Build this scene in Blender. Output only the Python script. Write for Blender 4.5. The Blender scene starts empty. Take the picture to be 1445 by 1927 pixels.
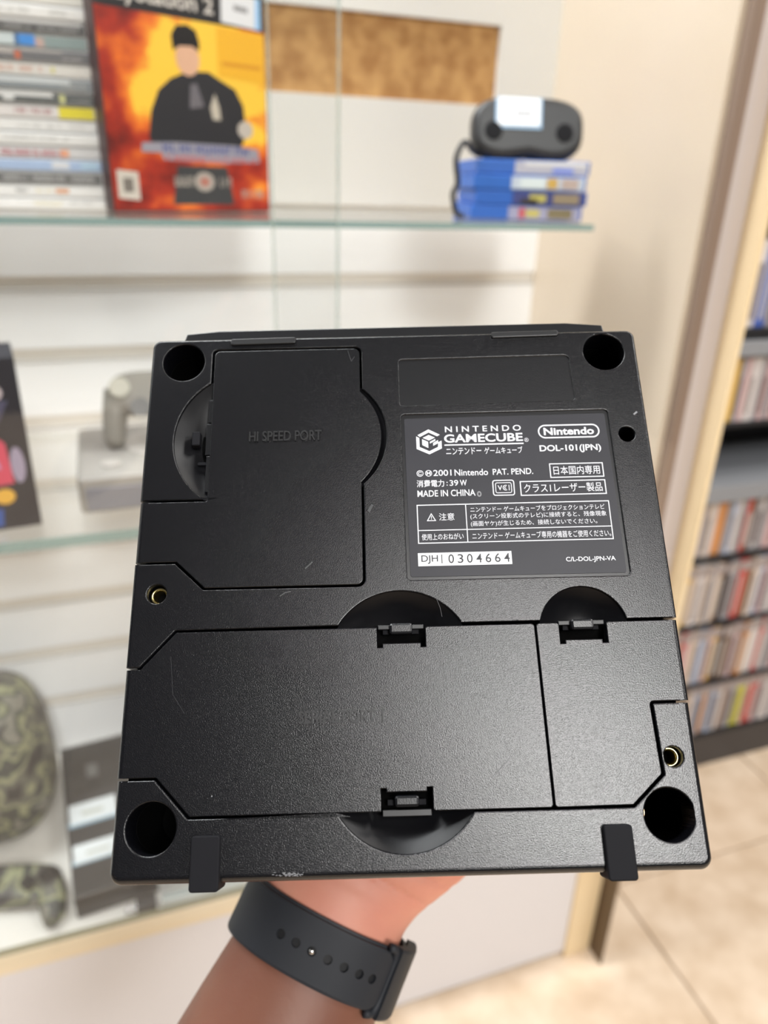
import bpy, bmesh, math, random
from mathutils import Matrix, Vector
R = random.Random(7)
SC = bpy.context.scene
COL = SC.collection
PI = math.pi

# ------------------------------------------------------------------ camera, light, exposure
cam_d = bpy.data.cameras.new('camera')
cam = bpy.data.objects.new('camera', cam_d); COL.objects.link(cam)
cam.matrix_world = Matrix(((0.94468, 0.10745, -0.30989, 0.0),
                           (-0.32663, 0.39412, -0.85906, 0.0),
                           (0.02983, 0.91276, 0.40742, 1.1),
                           (0, 0, 0, 1)))
cam_d.sensor_fit = 'VERTICAL'; cam_d.sensor_height = 36.0
cam_d.lens = 36.0 * 1400 / 1927
cam_d.clip_start = 0.01; cam_d.clip_end = 50
cam_d.dof.use_dof = True
cam_d.dof.focus_distance = 0.205
cam_d.dof.aperture_fstop = 8.7
SC.camera = cam

world = bpy.data.worlds.new('world'); SC.world = world
world.use_nodes = True
world.node_tree.nodes['Background'].inputs[0].default_value = (0.9, 0.95, 1, 1)
world.node_tree.nodes['Background'].inputs[1].default_value = 0.2
SC.view_settings.view_transform = 'Standard'
SC.view_settings.look = 'None'
SC.view_settings.gamma = 1
SC.view_settings.use_curve_mapping = False
SC.view_settings.exposure = 0.0

def area(loc, sx, sy, power, color=(1, 1, 1), target=None):
    l = bpy.data.lights.new('ceiling_lamp', 'AREA'); l.shape = 'RECTANGLE'
    l.size = sx; l.size_y = sy; l.energy = power; l.color = color
    o = bpy.data.objects.new('ceiling_lamp', l); COL.objects.link(o)
    o.location = loc
    if target is not None:
        o.rotation_euler = (Vector(target) - Vector(loc)).to_track_quat('-Z', 'Y').to_euler()
    return o
CEIL = 2.75
PANELS = [(0.12, -2.22, 92), (-0.04, -1.3, 25), (2.0, -1.5, 26), (1.55, -0.15, 26)]
for x, y, p in PANELS:
    area((x, y, CEIL - 0.06), 0.55, 0.75, p, (1, 0.985, 0.965))
area((-0.45, 0.76, 2.42), 1.4, 0.2, 38.0, (0.95, 0.975, 1))          # the strip lamp under the cabinet's top
area((1.05, 0.62, 2.3), 0.5, 0.2, 8.0, (1, 0.96, 0.9))            # warm area light over the disc rack, without a fixture

# ------------------------------------------------------------------ materials
def mat(name, col, rough=0.5, metal=0.0, spec=0.5, bump=None, var=None, sss=0, coat=0):
    m = bpy.data.materials.new(name); m.use_nodes = True
    nt = m.node_tree; b = nt.nodes['Principled BSDF']
    b.inputs['Base Color'].default_value = (*col, 1)
    b.inputs['Roughness'].default_value = rough
    b.inputs['Metallic'].default_value = metal
    b.inputs['Specular IOR Level'].default_value = spec
    if coat: b.inputs['Coat Weight'].default_value = coat
    if sss:
        b.inputs['Subsurface Weight'].default_value = sss
        b.inputs['Subsurface Radius'].default_value = (0.012, 0.004, 0.002)
        b.inputs['Subsurface Scale'].default_value = 0.6
    tc = nt.nodes.new('ShaderNodeTexCoord')
    if var:                                    # (scale, second colour, lo, hi)
        n = nt.nodes.new('ShaderNodeTexNoise'); n.inputs['Scale'].default_value = var[0]
        n.inputs['Detail'].default_value = 5
        nt.links.new(tc.outputs['Object'], n.inputs['Vector'])
        r = nt.nodes.new('ShaderNodeValToRGB')
        r.color_ramp.elements[0].position = var[2]; r.color_ramp.elements[0].color = (*col, 1)
        r.color_ramp.elements[1].position = var[3]; r.color_ramp.elements[1].color = (*var[1], 1)
        nt.links.new(n.outputs['Fac'], r.inputs['Fac'])
        nt.links.new(r.outputs['Color'], b.inputs['Base Color'])
    if bump:                                   # (scale, strength, distance)
        n = nt.nodes.new('ShaderNodeTexNoise'); n.inputs['Scale'].default_value = bump[0]
        n.inputs['Detail'].default_value = 2
        nt.links.new(tc.outputs['Object'], n.inputs['Vector'])
        bp = nt.nodes.new('ShaderNodeBump'); bp.inputs['Strength'].default_value = bump[1]
        bp.inputs['Distance'].default_value = bump[2]
        nt.links.new(n.outputs['Fac'], bp.inputs['Height'])
        nt.links.new(bp.outputs['Normal'], b.inputs['Normal'])
    return m

def thin_glass(name, tint, refl=0.06):
    m = bpy.data.materials.new(name); m.use_nodes = True
    nt = m.node_tree; nt.nodes.clear()
    o = nt.nodes.new('ShaderNodeOutputMaterial'); mx = nt.nodes.new('ShaderNodeMixShader')
    t = nt.nodes.new('ShaderNodeBsdfTransparent'); t.inputs[0].default_value = (*tint, 1)
    g = nt.nodes.new('ShaderNodeBsdfGlossy'); g.inputs['Roughness'].default_value = 0.02
    lw = nt.nodes.new('ShaderNodeLayerWeight'); lw.inputs['Blend'].default_value = 0.5
    pw = nt.nodes.new('ShaderNodeMath'); pw.operation = 'POWER'; pw.inputs[1].default_value = 4.0
    f = nt.nodes.new('ShaderNodeMath'); f.operation = 'MULTIPLY_ADD'; f.inputs[1].default_value = 0.9; f.inputs[2].default_value = refl
    nt.links.new(lw.outputs['Facing'], pw.inputs[0]); nt.links.new(pw.outputs[0], f.inputs[0])
    nt.links.new(f.outputs[0], mx.inputs[0]); nt.links.new(t.outputs[0], mx.inputs[1])
    nt.links.new(g.outputs[0], mx.inputs[2]); nt.links.new(mx.outputs[0], o.inputs[0])
    return m

def edge_glass(name, col, k=0.7):
    m = bpy.data.materials.new(name); m.use_nodes = True
    nt = m.node_tree; b = nt.nodes['Principled BSDF']
    b.inputs['Base Color'].default_value = (*col, 1); b.inputs['Roughness'].default_value = 0.2
    o = nt.nodes['Material Output']; mx = nt.nodes.new('ShaderNodeMixShader'); mx.inputs[0].default_value = k
    t = nt.nodes.new('ShaderNodeBsdfTransparent'); t.inputs[0].default_value = (0.9, 0.96, 0.95, 1)
    nt.links.new(t.outputs[0], mx.inputs[1]); nt.links.new(b.outputs[0], mx.inputs[2])
    nt.links.new(mx.outputs[0], o.inputs[0])
    return m

def camo(name):
    m = bpy.data.materials.new(name); m.use_nodes = True
    nt = m.node_tree; b = nt.nodes['Principled BSDF']; b.inputs['Roughness'].default_value = 0.5
    tc = nt.nodes.new('ShaderNodeTexCoord'); n = nt.nodes.new('ShaderNodeTexNoise')
    n.inputs['Scale'].default_value = 30; n.inputs['Detail'].default_value = 1.5
    r = nt.nodes.new('ShaderNodeValToRGB'); r.color_ramp.interpolation = 'CONSTANT'
    cs = [(0, (0.035, 0.035, 0.037)), (0.42, (0.115, 0.115, 0.095)), (0.5, (0.25, 0.26, 0.16)), (0.56, (0.055, 0.06, 0.055)), (0.63, (0.20, 0.195, 0.165))]
    e = r.color_ramp.elements
    e[0].position = 0; e[0].color = (*cs[0][1], 1); e[1].position = cs[1][0]; e[1].color = (*cs[1][1], 1)
    for p, c in cs[2:]:
        k = e.new(p); k.color = (*c, 1)
    nt.links.new(tc.outputs['Object'], n.inputs['Vector']); nt.links.new(n.outputs['Fac'], r.inputs['Fac'])
    nt.links.new(r.outputs['Color'], b.inputs['Base Color'])
    return m

M = {}
M['floor'] = mat('travertine', (0.66, 0.50, 0.35), 0.32, var=(16, (0.84, 0.68, 0.52), 0.32, 0.66))
M['grout'] = mat('grout', (0.36, 0.28, 0.2), 0.8)
M['ceil'] = mat('ceiling_paint', (0.12, 0.12, 0.12), 0.9)
M['wall'] = mat('wall_paint', (0.07, 0.068, 0.065), 0.9)
M['white'] = mat('white_laminate', (0.92, 0.925, 0.93), 0.4)
M['upper_white'] = mat('upper_laminate', (0.72, 0.70, 0.655), 0.4)
M['deck'] = mat('deck_laminate', (0.74, 0.715, 0.67), 0.4)
M['base_white'] = mat('base_laminate', (0.70, 0.69, 0.715), 0.35)
M['rail'] = mat('rail_insert', (0.80, 0.76, 0.70), 0.35)
M['rail_dark'] = mat('rail_shadow_lip', (0.50, 0.48, 0.45), 0.5)  # shadow line along each slot, put into the lip's darker colour
M['cream'] = mat('cream_laminate', (0.66, 0.55, 0.425), 0.3, var=(3, (0.69, 0.59, 0.475), 0.3, 0.7))
M['mdf'] = mat('bare_fibreboard', (0.36, 0.17, 0.05), 0.85, var=(55, (0.58, 0.33, 0.12), 0.35, 0.68))
M['tan'] = mat('maple_edge', (0.80, 0.63, 0.39), 0.45, var=(6, (0.84, 0.68, 0.44), 0.3, 0.7))
M['deck_edge'] = mat('pale_edge', (0.78, 0.67, 0.49), 0.45)
M['brown'] = mat('shaded_board', (0.13, 0.085, 0.045), 0.6)  # shade on the lower part of the pale end board, painted as darker wood
M['jamb'] = mat('jamb_brown', (0.24, 0.17, 0.13), 0.5)
M['alu'] = mat('aluminium', (0.60, 0.56, 0.57), 0.4, metal=0.3)
M['track'] = mat('door_track', (0.22, 0.2, 0.12), 0.5)
M['glass'] = thin_glass('door_glass', (0.975, 0.985, 0.98))
M['shelf_glass'] = thin_glass('shelf_glass', (0.97, 0.985, 0.98), 0.04)
M['edge'] = edge_glass('glass_edge', (0.30, 0.43, 0.42))
M['door_edge'] = edge_glass('door_glass_edge', (0.60, 0.62, 0.59), .35)
M['grain'] = mat('grained_black_plastic', (0.0038, 0.0040, 0.0054), 0.235, spec=0.5, bump=(3400, 0.65, 0.00009))
M['smooth'] = mat('smooth_black_plastic', (0.0045, 0.0045, 0.0055), 0.40, spec=0.5, bump=(700, 0.05, 0.0001))
M['satin'] = mat('satin_black_plastic', (0.0045, 0.0048, 0.0062), 0.30, spec=0.5, bump=(2600, 0.12, 0.0002))
M['rubber'] = mat('black_rubber', (0.008, 0.008, 0.010), 0.65, spec=0.12, bump=(1500, 0.06, 0.0002))
M['scoop'] = mat('scoop_plastic', (0.0035, 0.0035, 0.0045), 0.36, spec=0.24)
M['pit'] = mat('well_black', (0.0015, 0.0015, 0.0015), 0.9, spec=0.05)
M['brass'] = mat('brass', (0.62, 0.52, 0.25), 0.25, metal=1)
M['sticker'] = mat('grey_label_film', (0.019, 0.019, 0.024), 0.45, spec=0.32, var=(60, (0.023, 0.023, 0.029), 0.35, 0.7))
M['print'] = mat('silver_print', (0.70, 0.70, 0.74), 0.6, spec=0.2)
M['paper'] = mat('white_plate', (0.78, 0.78, 0.79), 0.6)
M['ink'] = mat('dark_ink', (0.03, 0.03, 0.035), 0.6)
M['scuff'] = mat('scuff', (0.20, 0.20, 0.21), 0.6)
M['scuff_dim'] = mat('faint_scuff', (0.03, 0.03, 0.033), 0.5)
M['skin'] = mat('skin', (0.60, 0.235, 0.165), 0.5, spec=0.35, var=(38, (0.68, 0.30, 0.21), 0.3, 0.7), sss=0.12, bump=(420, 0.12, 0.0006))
# the forearm is browner than the palm, with its shade painted in too: the change runs along the arm, beneath the strap
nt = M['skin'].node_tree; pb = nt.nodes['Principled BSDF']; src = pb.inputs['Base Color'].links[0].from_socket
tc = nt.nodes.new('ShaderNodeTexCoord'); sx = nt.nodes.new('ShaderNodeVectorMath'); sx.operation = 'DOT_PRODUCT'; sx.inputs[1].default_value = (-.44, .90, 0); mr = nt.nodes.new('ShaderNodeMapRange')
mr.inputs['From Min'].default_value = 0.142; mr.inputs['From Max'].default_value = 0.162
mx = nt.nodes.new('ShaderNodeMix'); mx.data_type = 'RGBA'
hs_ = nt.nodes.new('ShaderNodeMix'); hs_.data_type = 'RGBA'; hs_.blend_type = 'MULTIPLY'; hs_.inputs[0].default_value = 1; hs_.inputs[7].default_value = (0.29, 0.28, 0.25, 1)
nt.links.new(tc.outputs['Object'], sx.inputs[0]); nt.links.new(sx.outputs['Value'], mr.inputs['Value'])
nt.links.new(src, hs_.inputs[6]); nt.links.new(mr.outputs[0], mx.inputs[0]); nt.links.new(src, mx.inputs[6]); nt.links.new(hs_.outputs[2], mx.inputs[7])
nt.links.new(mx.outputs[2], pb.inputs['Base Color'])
M['nail'] = mat('nail', (0.75, 0.5, 0.42), 0.25)
M['strap'] = mat('slate_rubber', (0.020, 0.022, 0.027), 0.58, spec=0.28)
M['strap_hole'] = mat('strap_hole', (0.006, 0.006, 0.007), 0.7)
M['steel'] = mat('steel', (0.8, 0.8, 0.8), 0.12, metal=1)
M['screen'] = mat('screen', (0.005, 0.005, 0.006), 0.06)
M['camo'] = camo('camouflage')
M['black'] = mat('black_card', (0.02, 0.02, 0.022), 0.45)
M['blackrack'] = mat('black_rack', (0.012, 0.012, 0.014), 0.5)
M['greyboard'] = mat('grey_board', (0.25, 0.26, 0.28), 0.5)
def flat(name, c, rough=0.35):
    k = 'c_' + name
    if k not in M: M[k] = mat(name, c, rough)
    return M[k]

# ------------------------------------------------------------------ mesh helpers
def empty(name, loc=(0, 0, 0), rotz=0.0, matrix=None):
    o = bpy.data.objects.new(name, None); COL.objects.link(o)
    o.empty_display_size = 0.02
    if matrix is not None: o.matrix_world = matrix
    else:
        o.location = loc; o.rotation_euler = (0, 0, rotz)
    return o
def tag(o, label, cat, group=None):
    o['label'] = label; o['category'] = cat
    if group: o['group'] = group
    return o
def link(name, me, m, parent=None, loc=None, label=None, smooth=False):
    if m is not None:
        me.materials.clear(); me.materials.append(m)
    for p in me.polygons: p.use_smooth = smooth
    o = bpy.data.objects.new(name, me); COL.objects.link(o)
    if parent is not None: o.parent = parent
    if loc is not None: o.location = loc
    if label: o['label'] = label
    return o
def bm_obj(name, bm, m, parent=None, loc=None, label=None, smooth=False):
    bmesh.ops.recalc_face_normals(bm, faces=bm.faces)
    me = bpy.data.meshes.new(name); bm.to_mesh(me); bm.free()
    return link(name, me, m, parent, loc, label, smooth)
def add_box(bm, a, b, bev=0.0, seg=2, mtx=None):
    a = Vector(a); b = Vector(b); c = (a + b) / 2; s = b - a
    mm = Matrix.Translation(c) @ Matrix.Diagonal((abs(s.x), abs(s.y), abs(s.z), 1))
    t = bmesh.new(); bmesh.ops.create_cube(t, size=1, matrix=mm)
    if bev: bmesh.ops.bevel(t, geom=list(t.edges), offset=bev, segments=seg, affect='EDGES', profile=0.5)
    if mtx is not None: bmesh.ops.transform(t, matrix=mtx, verts=t.verts)
    me = bpy.data.meshes.new('t'); t.to_mesh(me); t.free(); bm.from_mesh(me); bpy.data.meshes.remove(me)
def box(name, a, b, m, parent=None, bev=0.0, seg=2, label=None, loc=None, mtx=None):
    bm = bmesh.new(); add_box(bm, a, b, bev, seg, mtx)
    return bm_obj(name, bm, m, parent, loc, label)
def evaluate(o):
    bpy.context.view_layer.update()
    dg = bpy.context.evaluated_depsgraph_get()
    return bpy.data.meshes.new_from_object(o.evaluated_get(dg))

def arc(cx, cy, r, a0, a1, n=24):               # degrees, inclusive
    return [(cx + r * math.cos(math.radians(a0 + (a1 - a0) * i / n)), cy + r * math.sin(math.radians(a0 + (a1 - a0) * i / n))) for i in range(n + 1)]
def ring_pts(cx, cy, r, n=48): return arc(cx, cy, r, 0, 360, n)[:-1]
def rounded(pts):
    """pts: (x, y) or (x, y, r): corners with radius r are rounded"""
    out = []
    pts = [p for i, p in enumerate(pts) if abs(p[0] - pts[i - 1][0]) + abs(p[1] - pts[i - 1][1]) > 1e-3]
    n = len(pts)
    for i, p in enumerate(pts):
        r = p[2] if len(p) > 2 else 0
        if not r: out.append((p[0], p[1])); continue
        P = Vector(p[:2]); A = Vector(pts[i - 1][:2]); B = Vector(pts[(i + 1) % n][:2])
        da = (A - P).normalized(); db = (B - P).normalized()
        ang = da.angle(db); d = min(r / math.tan(ang / 2), (A - P).length * .49, (B - P).length * .49)
        rr = d * math.tan(ang / 2); c = P + (da + db).normalized() * (rr / math.sin(ang / 2))
        s = P + da * d - c; e = P + db * d - c
        a0 = math.atan2(s.y, s.x); a1 = math.atan2(e.y, e.x)
        while a1 - a0 > PI: a1 -= 2 * PI
        while a1 - a0 < -PI: a1 += 2 * PI
        k = 7
        for j in range(k + 1):
            a = a0 + (a1 - a0) * j / k
            out.append((c.x + rr * math.cos(a), c.y + rr * math.sin(a)))
    return out
def plate_mesh(loops, z0, z1, bev=0.3, res=2, unit=0.001):
    """extruded outlines with holes, bevelled rims; loops in mm, z0..z1 in mm"""
    cu = bpy.data.curves.new('plate', 'CURVE'); cu.dimensions = '2D'; cu.fill_mode = 'BOTH'
    for lp in loops:
        s = cu.splines.new('POLY'); s.points.add(len(lp) - 1)
        for i, p in enumerate(lp): s.points[i].co = (p[0] * unit, p[1] * unit, 0, 1)
        s.use_cyclic_u = True
    th = (z1 - z0) * unit; bv = bev * unit
    cu.bevel_depth = bv; cu.bevel_resolution = res; cu.offset = -bv
    cu.extrude = max(th / 2 - bv, 0)
    o = bpy.data.objects.new('plate', cu); COL.objects.link(o)
    me = evaluate(o)
    bpy.data.objects.remove(o); bpy.data.curves.remove(cu)
    zc = (z0 + z1) / 2 * unit
    for v in me.vertices: v.co.z += zc
    return me
def plate(name, loops, z0, z1, m, parent, bev=0.3, res=2, label=None):
    return link(name, plate_mesh(loops, z0, z1, bev, res), m, parent, label=label)

def text_mesh(body, bold=0.0, extrude=0.0, res=4, spacing=1.0):
    c = bpy.data.curves.new('t', 'FONT'); c.body = body; c.offset = bold; c.extrude = extrude; c.resolution_u = res
    c.space_character = spacing
    o = bpy.data.objects.new('t', c); COL.objects.link(o)
    me = evaluate(o)
    bpy.data.objects.remove(o); bpy.data.curves.remove(c)
    return me
def fit_text(bm, body, bx, z=0.0, bold=0.0, extrude=0.0, spacing=1.0, keep=False, fn=None):
    """puts text in the rectangle bx = (u0, v0, u1, v1) in mm, v downwards, facing -z"""
    me = text_mesh(body, bold, extrude, spacing=spacing)
    xs = [v.co.x for v in me.vertices]; ys = [v.co.y for v in me.vertices]
    x0, x1, y0, y1 = min(xs), max(xs), min(ys), max(ys)
    sx = (bx[2] - bx[0]) / (x1 - x0); sy = (bx[3] - bx[1]) / (y1 - y0)
    for v in me.vertices:
        u = bx[0] + (v.co.x - x0) * sx; w = bx[3] - (v.co.y - y0) * sy
        zz = z - v.co.z * sx
        v.co = (u * .001, w * .001, zz * .001)
    bm.from_mesh(me); bpy.data.meshes.remove(me)
def poly(bm, pts, z):
    bm.faces.new([bm.verts.new((p[0] * .001, p[1] * .001, z * .001)) for p in pts])
def band(bm, outer, inner, z):
    n = len(outer)
    a = [bm.verts.new((p[0] * .001, p[1] * .001, z * .001)) for p in outer]
    b = [bm.verts.new((p[0] * .001, p[1] * .001, z * .001)) for p in inner]
    for i in range(n):
        bm.faces.new((a[i], a[(i + 1) % n], b[(i + 1) % n], b[i]))
def rect_frame(bm, u0, v0, u1, v1, t, z, r=0):
    o = [(u0, v0), (u1, v0), (u1, v1), (u0, v1)]; i = [(u0 + t, v0 + t), (u1 - t, v0 + t), (u1 - t, v1 - t), (u0 + t, v1 - t)]
    if r:
        o = rounded([(*p, r) for p in o]); i = rounded([(*p, max(r - t, .05)) for p in i])
    band(bm, o, i, z)
def rect(bm, u0, v0, u1, v1, z): poly(bm, [(u0, v0), (u1, v0), (u1, v1), (u0, v1)], z)

def tube(bm, pts, radii, seg=20, flat_=None, up=(0, 0, 1), caps=True):
    """lofted tube; radii: r or (ra, rb); rb lies along up"""
    rings = []; n = len(pts); up = Vector(up)
    for i, p in enumerate(pts):
        p = Vector(p); a = Vector(pts[max(i - 1, 0)]); b = Vector(pts[min(i + 1, n - 1)])
        d = (b - a).normalized(); s = d.cross(up)
        s = s.normalized() if s.length > 1e-5 else Vector((1, 0, 0)); w = s.cross(d).normalized()
        r = radii[i]; ra, rb = (r, r) if not isinstance(r, tuple) else r
        rings.append([bm.verts.new(p + s * ra * math.cos(2 * PI * k / seg) + w * rb * math.sin(2 * PI * k / seg)) for k in range(seg)])
    for i in range(n - 1):
        for k in range(seg):
            bm.faces.new((rings[i][k], rings[i][(k + 1) % seg], rings[i + 1][(k + 1) % seg], rings[i + 1][k]))
    if caps:
        bm.faces.new(rings[0][::-1]); bm.faces.new(rings[-1])
def cyl(bm, c, r, z0, z1, n=32, cone=None):
    tube(bm, [(c[0], c[1], z0), (c[0], c[1], z1)], [r, r if cone is None else cone], n, up=(0, 1, 0))
def superbox(bm, sx, sy, sz, e=0.5, seg=24, rings=14, mtx=None):
    """rounded pillow shape"""
    vs = []
    def sp(c, p): return math.copysign(abs(c) ** p, c)
    for i in range(rings + 1):
        ph = -PI / 2 + PI * i / rings; row = []
        for k in range(seg):
            th = 2 * PI * k / seg
            v = Vector((sx * sp(math.cos(ph), e) * sp(math.cos(th), e), sy * sp(math.cos(ph), e) * sp(math.sin(th), e), sz * sp(math.sin(ph), e)))
            row.append(bm.verts.new(mtx @ v if mtx is not None else v))
        vs.append(row)
    for i in range(rings):
        for k in range(seg):
            bm.faces.new((vs[i][k], vs[i][(k + 1) % seg], vs[i + 1][(k + 1) % seg], vs[i + 1][k]))
    bmesh.ops.remove_doubles(bm, verts=bm.verts, dist=1e-6)

# ================================================================== THE ROOM
def structure(o): o['kind'] = 'structure'; return o
X0, X1, Y0, Y1 = -2.2, 2.4, -2.7, 1.25
fl = structure(box('floor', (X0, Y0, -0.1), (X1, Y1, -0.004), M['grout']))
tile_me = {}
T = 0.45
def tile_mesh(w, d):
    k = (round(w, 3), round(d, 3))
    if k not in tile_me:
        bm = bmesh.new(); add_box(bm, (0.002, 0.002, -0.006), (w - 0.002, d - 0.002, 0.0), 0.0012, 1)
        bmesh.ops.recalc_face_normals(bm, faces=bm.faces)
        me = bpy.data.meshes.new('tile'); bm.to_mesh(me); bm.free(); me.materials.append(M['floor']); tile_me[k] = me
    return tile_me[k]
xs = [X0] + [x for x in [0.706 + T * k for k in range(-7, 5)] if X0 < x < X1] + [X1]
ys = [Y0] + [y for y in [0.72 + T * k for k in range(-8, 3)] if Y0 < y < Y1] + [Y1]
for i in range(len(xs) - 1):
    for j in range(len(ys) - 1):
        o = bpy.data.objects.new('tile', tile_mesh(xs[i + 1] - xs[i], ys[j + 1] - ys[j])); COL.objects.link(o)
        o.parent = fl; o.location = (xs[i], ys[j], 0)
structure(box('ceiling', (X0, Y0, CEIL), (X1, Y1, CEIL + 0.1), M['ceil']))
structure(box('wall_back', (X0, Y1, 0), (X1, Y1 + 0.1, CEIL), M['wall']))
structure(box('wall_front', (X0, Y0 - 0.1, 0), (X1, Y0, CEIL), M['wall']))
structure(box('wall_left', (X0 - 0.1, Y0, 0), (X0, Y1, CEIL), M['wall']))
structure(box('wall_right', (X1, Y0, 0), (X1 + 0.1, Y1, CEIL), M['wall']))
where = ['above and behind the photographer', 'directly over the photographer', 'in the ceiling behind on the right', 'in the ceiling over the aisle on the right']
for (x, y, p), wl in zip(PANELS, where):
    t = empty('ceiling_light', (x, y, CEIL))
    tag(t, 'flat rectangular ceiling light panel ' + wl, 'light')
    bm = bmesh.new()
    for a, b in (((-.33, -.48, -.05), (.33, -.45, 0)), ((-.33, .45, -.05), (.33, .48, 0)), ((-.33, -.45, -.05), (-.30, .45, 0)), ((.30, -.45, -.05), (.33, .45, 0))):
        add_box(bm, a, b, 0.003, 1)
    bm_obj('frame', bm, M['alu'], t)
    box('backing', (-.30, -.45, -.02), (.30, .45, 0), M['paper'], t)

# ================================================================== DISPLAY CABINET
YF, YB = 0.632, 0.945
CL, CR = -1.3, 0.55
DECK = 0.325
cab = tag(empty('display_cabinet', (0, 0.8, 0)), 'white slatwall display cabinet with glass shelves, sliding glass doors and cream side panel', 'cabinet')
def cbox(name, a, b, m, bev=0.0, label=None):
    o = 0.8
    return box(name, (a[0], a[1] - o, a[2]), (b[0], b[1] - o, b[2]), m, cab, bev, 1, label)
slots = [1.1 - 0.0365 - 0.0807 * k for k in range(0, 9)]
SH = 0.0068
edges = [2.44] + slots + [DECK - 0.01]
# top board has a rectangular window where the laminate is missing
top_lo = slots[0] + SH
CX0, CX1, CZ0, CZ1 = 0.02, 0.47, 1.1875, 1.272
bm = bmesh.new()
for a, b in (((CL, YB, top_lo), (CX0, YB + .012, 2.44)), ((CX1, YB, top_lo), (CR + .02, YB + .012, 2.44)),
             ((CX0, YB, top_lo), (CX1, YB + .012, CZ0)), ((CX0, YB, CZ1), (CX1, YB + .012, 2.44))):
    add_box(bm, (a[0], a[1] - .8, a[2]), (b[0], b[1] - .8, b[2]))
bm_obj('top_board', bm, M['upper_white'], cab)
cbox('bare_board', (CX0 - .01, YB + .006, CZ0 - .01), (CX1 + .01, YB + .014, CZ1 + .01), M['mdf'], label='bare brown fibreboard where the white facing is missing')
for i, z in enumerate(slots):
    zn = slots[i + 1] + SH if i + 1 < len(slots) else DECK
    cbox('slat', (CL, YB, zn), (CR + .02, YB + .012, z - SH), M['white'], 0.0012)
    cbox('slot_rail', (CL, YB + .0035, z - SH - .001), (CR + .02, YB + .013, z + SH + .001), M['rail'])
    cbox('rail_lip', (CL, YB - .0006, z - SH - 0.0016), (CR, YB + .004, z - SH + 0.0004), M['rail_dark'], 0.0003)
cbox('back_sheet', (CL, YB + .014, 0.0), (CR + .047, YB + .022, 2.46), M['white'])
cbox('side_panel', (CR, YF + .006, DECK), (CR + .02, YB + .014, 2.46), M['cream'], label='cream coloured inner side panel')
cbox('side_panel', (CL - .02, YF + .006, 0), (CL, YB + .014, 2.46), M['white'])
cbox('top_panel', (CL - .02, YF, 2.47), (CR + .047, YB + .022, 2.49), M['white'])
cbox('door_jamb', (CR + .006, YF - .004, DECK), (CR + .020, YF + .006, 2.46), M['jamb'], 0.001, 'brown vertical jamb strip')
cbox('door_channel', (CR + .020, YF - .002, DECK), (CR + .047, YF + .014, 2.46), M['alu'], 0.001, 'grey aluminium door channel')
cbox('end_board', (CR + .047, 0.604, 0.48), (CR + .053, YB + .022, 2.46), M['tan'], 0.001, 'pale wooden end board')
cbox('end_board', (CR + .047, 0.604, 0.0), (CR + .051, 0.70, 0.48), M['brown'], 0.001, 'lower end board with its shade painted in dark brown')
cbox('deck', (CL, YF + .003, DECK - .02), (CR, YB + .012, DECK), M['deck'])
cbox('deck_edge', (CL, YF, DECK - .028), (CR + .004, YF + .0035, DECK), M['deck_edge'], 0.0006, 'pale wooden front edge of the deck')
cbox('door_track', (CL, YF + .001, DECK), (CR, YF + .007, DECK + .004), M['track'], 0.0005, 'dark lower door track')
cbox('base_panel', (CL, YF + .004, 0.012), (CR, YF + .02, DECK - .0281), M['base_white'])
cbox('kick_strip', (CL, YF + .010, 0), (CR, YF + .02, 0.012), M['greyboard'])
cbox('base_side_panel', (CR, YF, 0), (CR + .045, YB, DECK + .004), M['tan'], 0.001, 'pale wooden edge of the base side panel')
def pane(x0, x1, y):
    bm = bmesh.new()
    vs = [bm.verts.new((x, y - .8, z)) for x, z in ((x0, DECK + .004), (x1, DECK + .004), (x1, 2.44), (x0, 2.44))]
    bm.faces.new(vs)
    p = bm_obj('glass_door', bm, M['glass'], cab, label='clear sliding glass door')
    if x0 > -1: e = box('polished_edge', (x0 - .0006, y - .8, DECK + .004), (x0 + .0008, y - .8 + .004, 2.44), M['door_edge'], p)
    if x1 < .5: e2 = box('polished_edge', (x1 - .0008, y - .8, DECK + .004), (x1 + .0006, y - .8 + .005, 2.44), M['door_edge'], p)
pane(-1.28, 0.176, 0.6165)
pane(0.121, 0.548, 0.6085)

def glass_shelf(z, x0, x1, label, th=.009):
    t = tag(empty('glass_shelf', ((x0 + x1) / 2, 0.78, z - .009)), label, 'shelf', None)
    w = (x1 - x0) / 2
    bm = bmesh.new()
    vs = [bm.verts.new(p) for p in ((-w, -.148, .009), (w, -.148, .009), (w, .155, .009), (-w, .155, .009))]
    bm.faces.new(vs); bm_obj('glass_plate', bm, M['shelf_glass'], t)
    bm = bmesh.new(); add_box(bm, (-w, -.1483, .009 - th), (w, -.1465, .009))
    bm_obj('green_edge', bm, M['edge'], t, label='greenish polished glass edge')
    bm = bmesh.new()
    for q in (((w, -.1465, .009 - th), (w, .155, .009 - th), (w, .155, .0088), (w, -.1465, .0088)), ((-w, .155, .009 - th), (w, .155, .009 - th), (w, .155, .0088), (-w, .155, .0088))):
        bm.faces.new([bm.verts.new(p) for p in q])
    bm_obj('side_edge', bm, M['shelf_glass'], t)
    return t
UP, LO = 1.068, 0.811
glass_shelf(UP, -1.25, 0.425, 'upper clear glass shelf carrying the stacked cases and blue cases', .0055)
glass_shelf(LO, -1.25, 0.425, 'lower clear glass shelf carrying the grey console')

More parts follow.
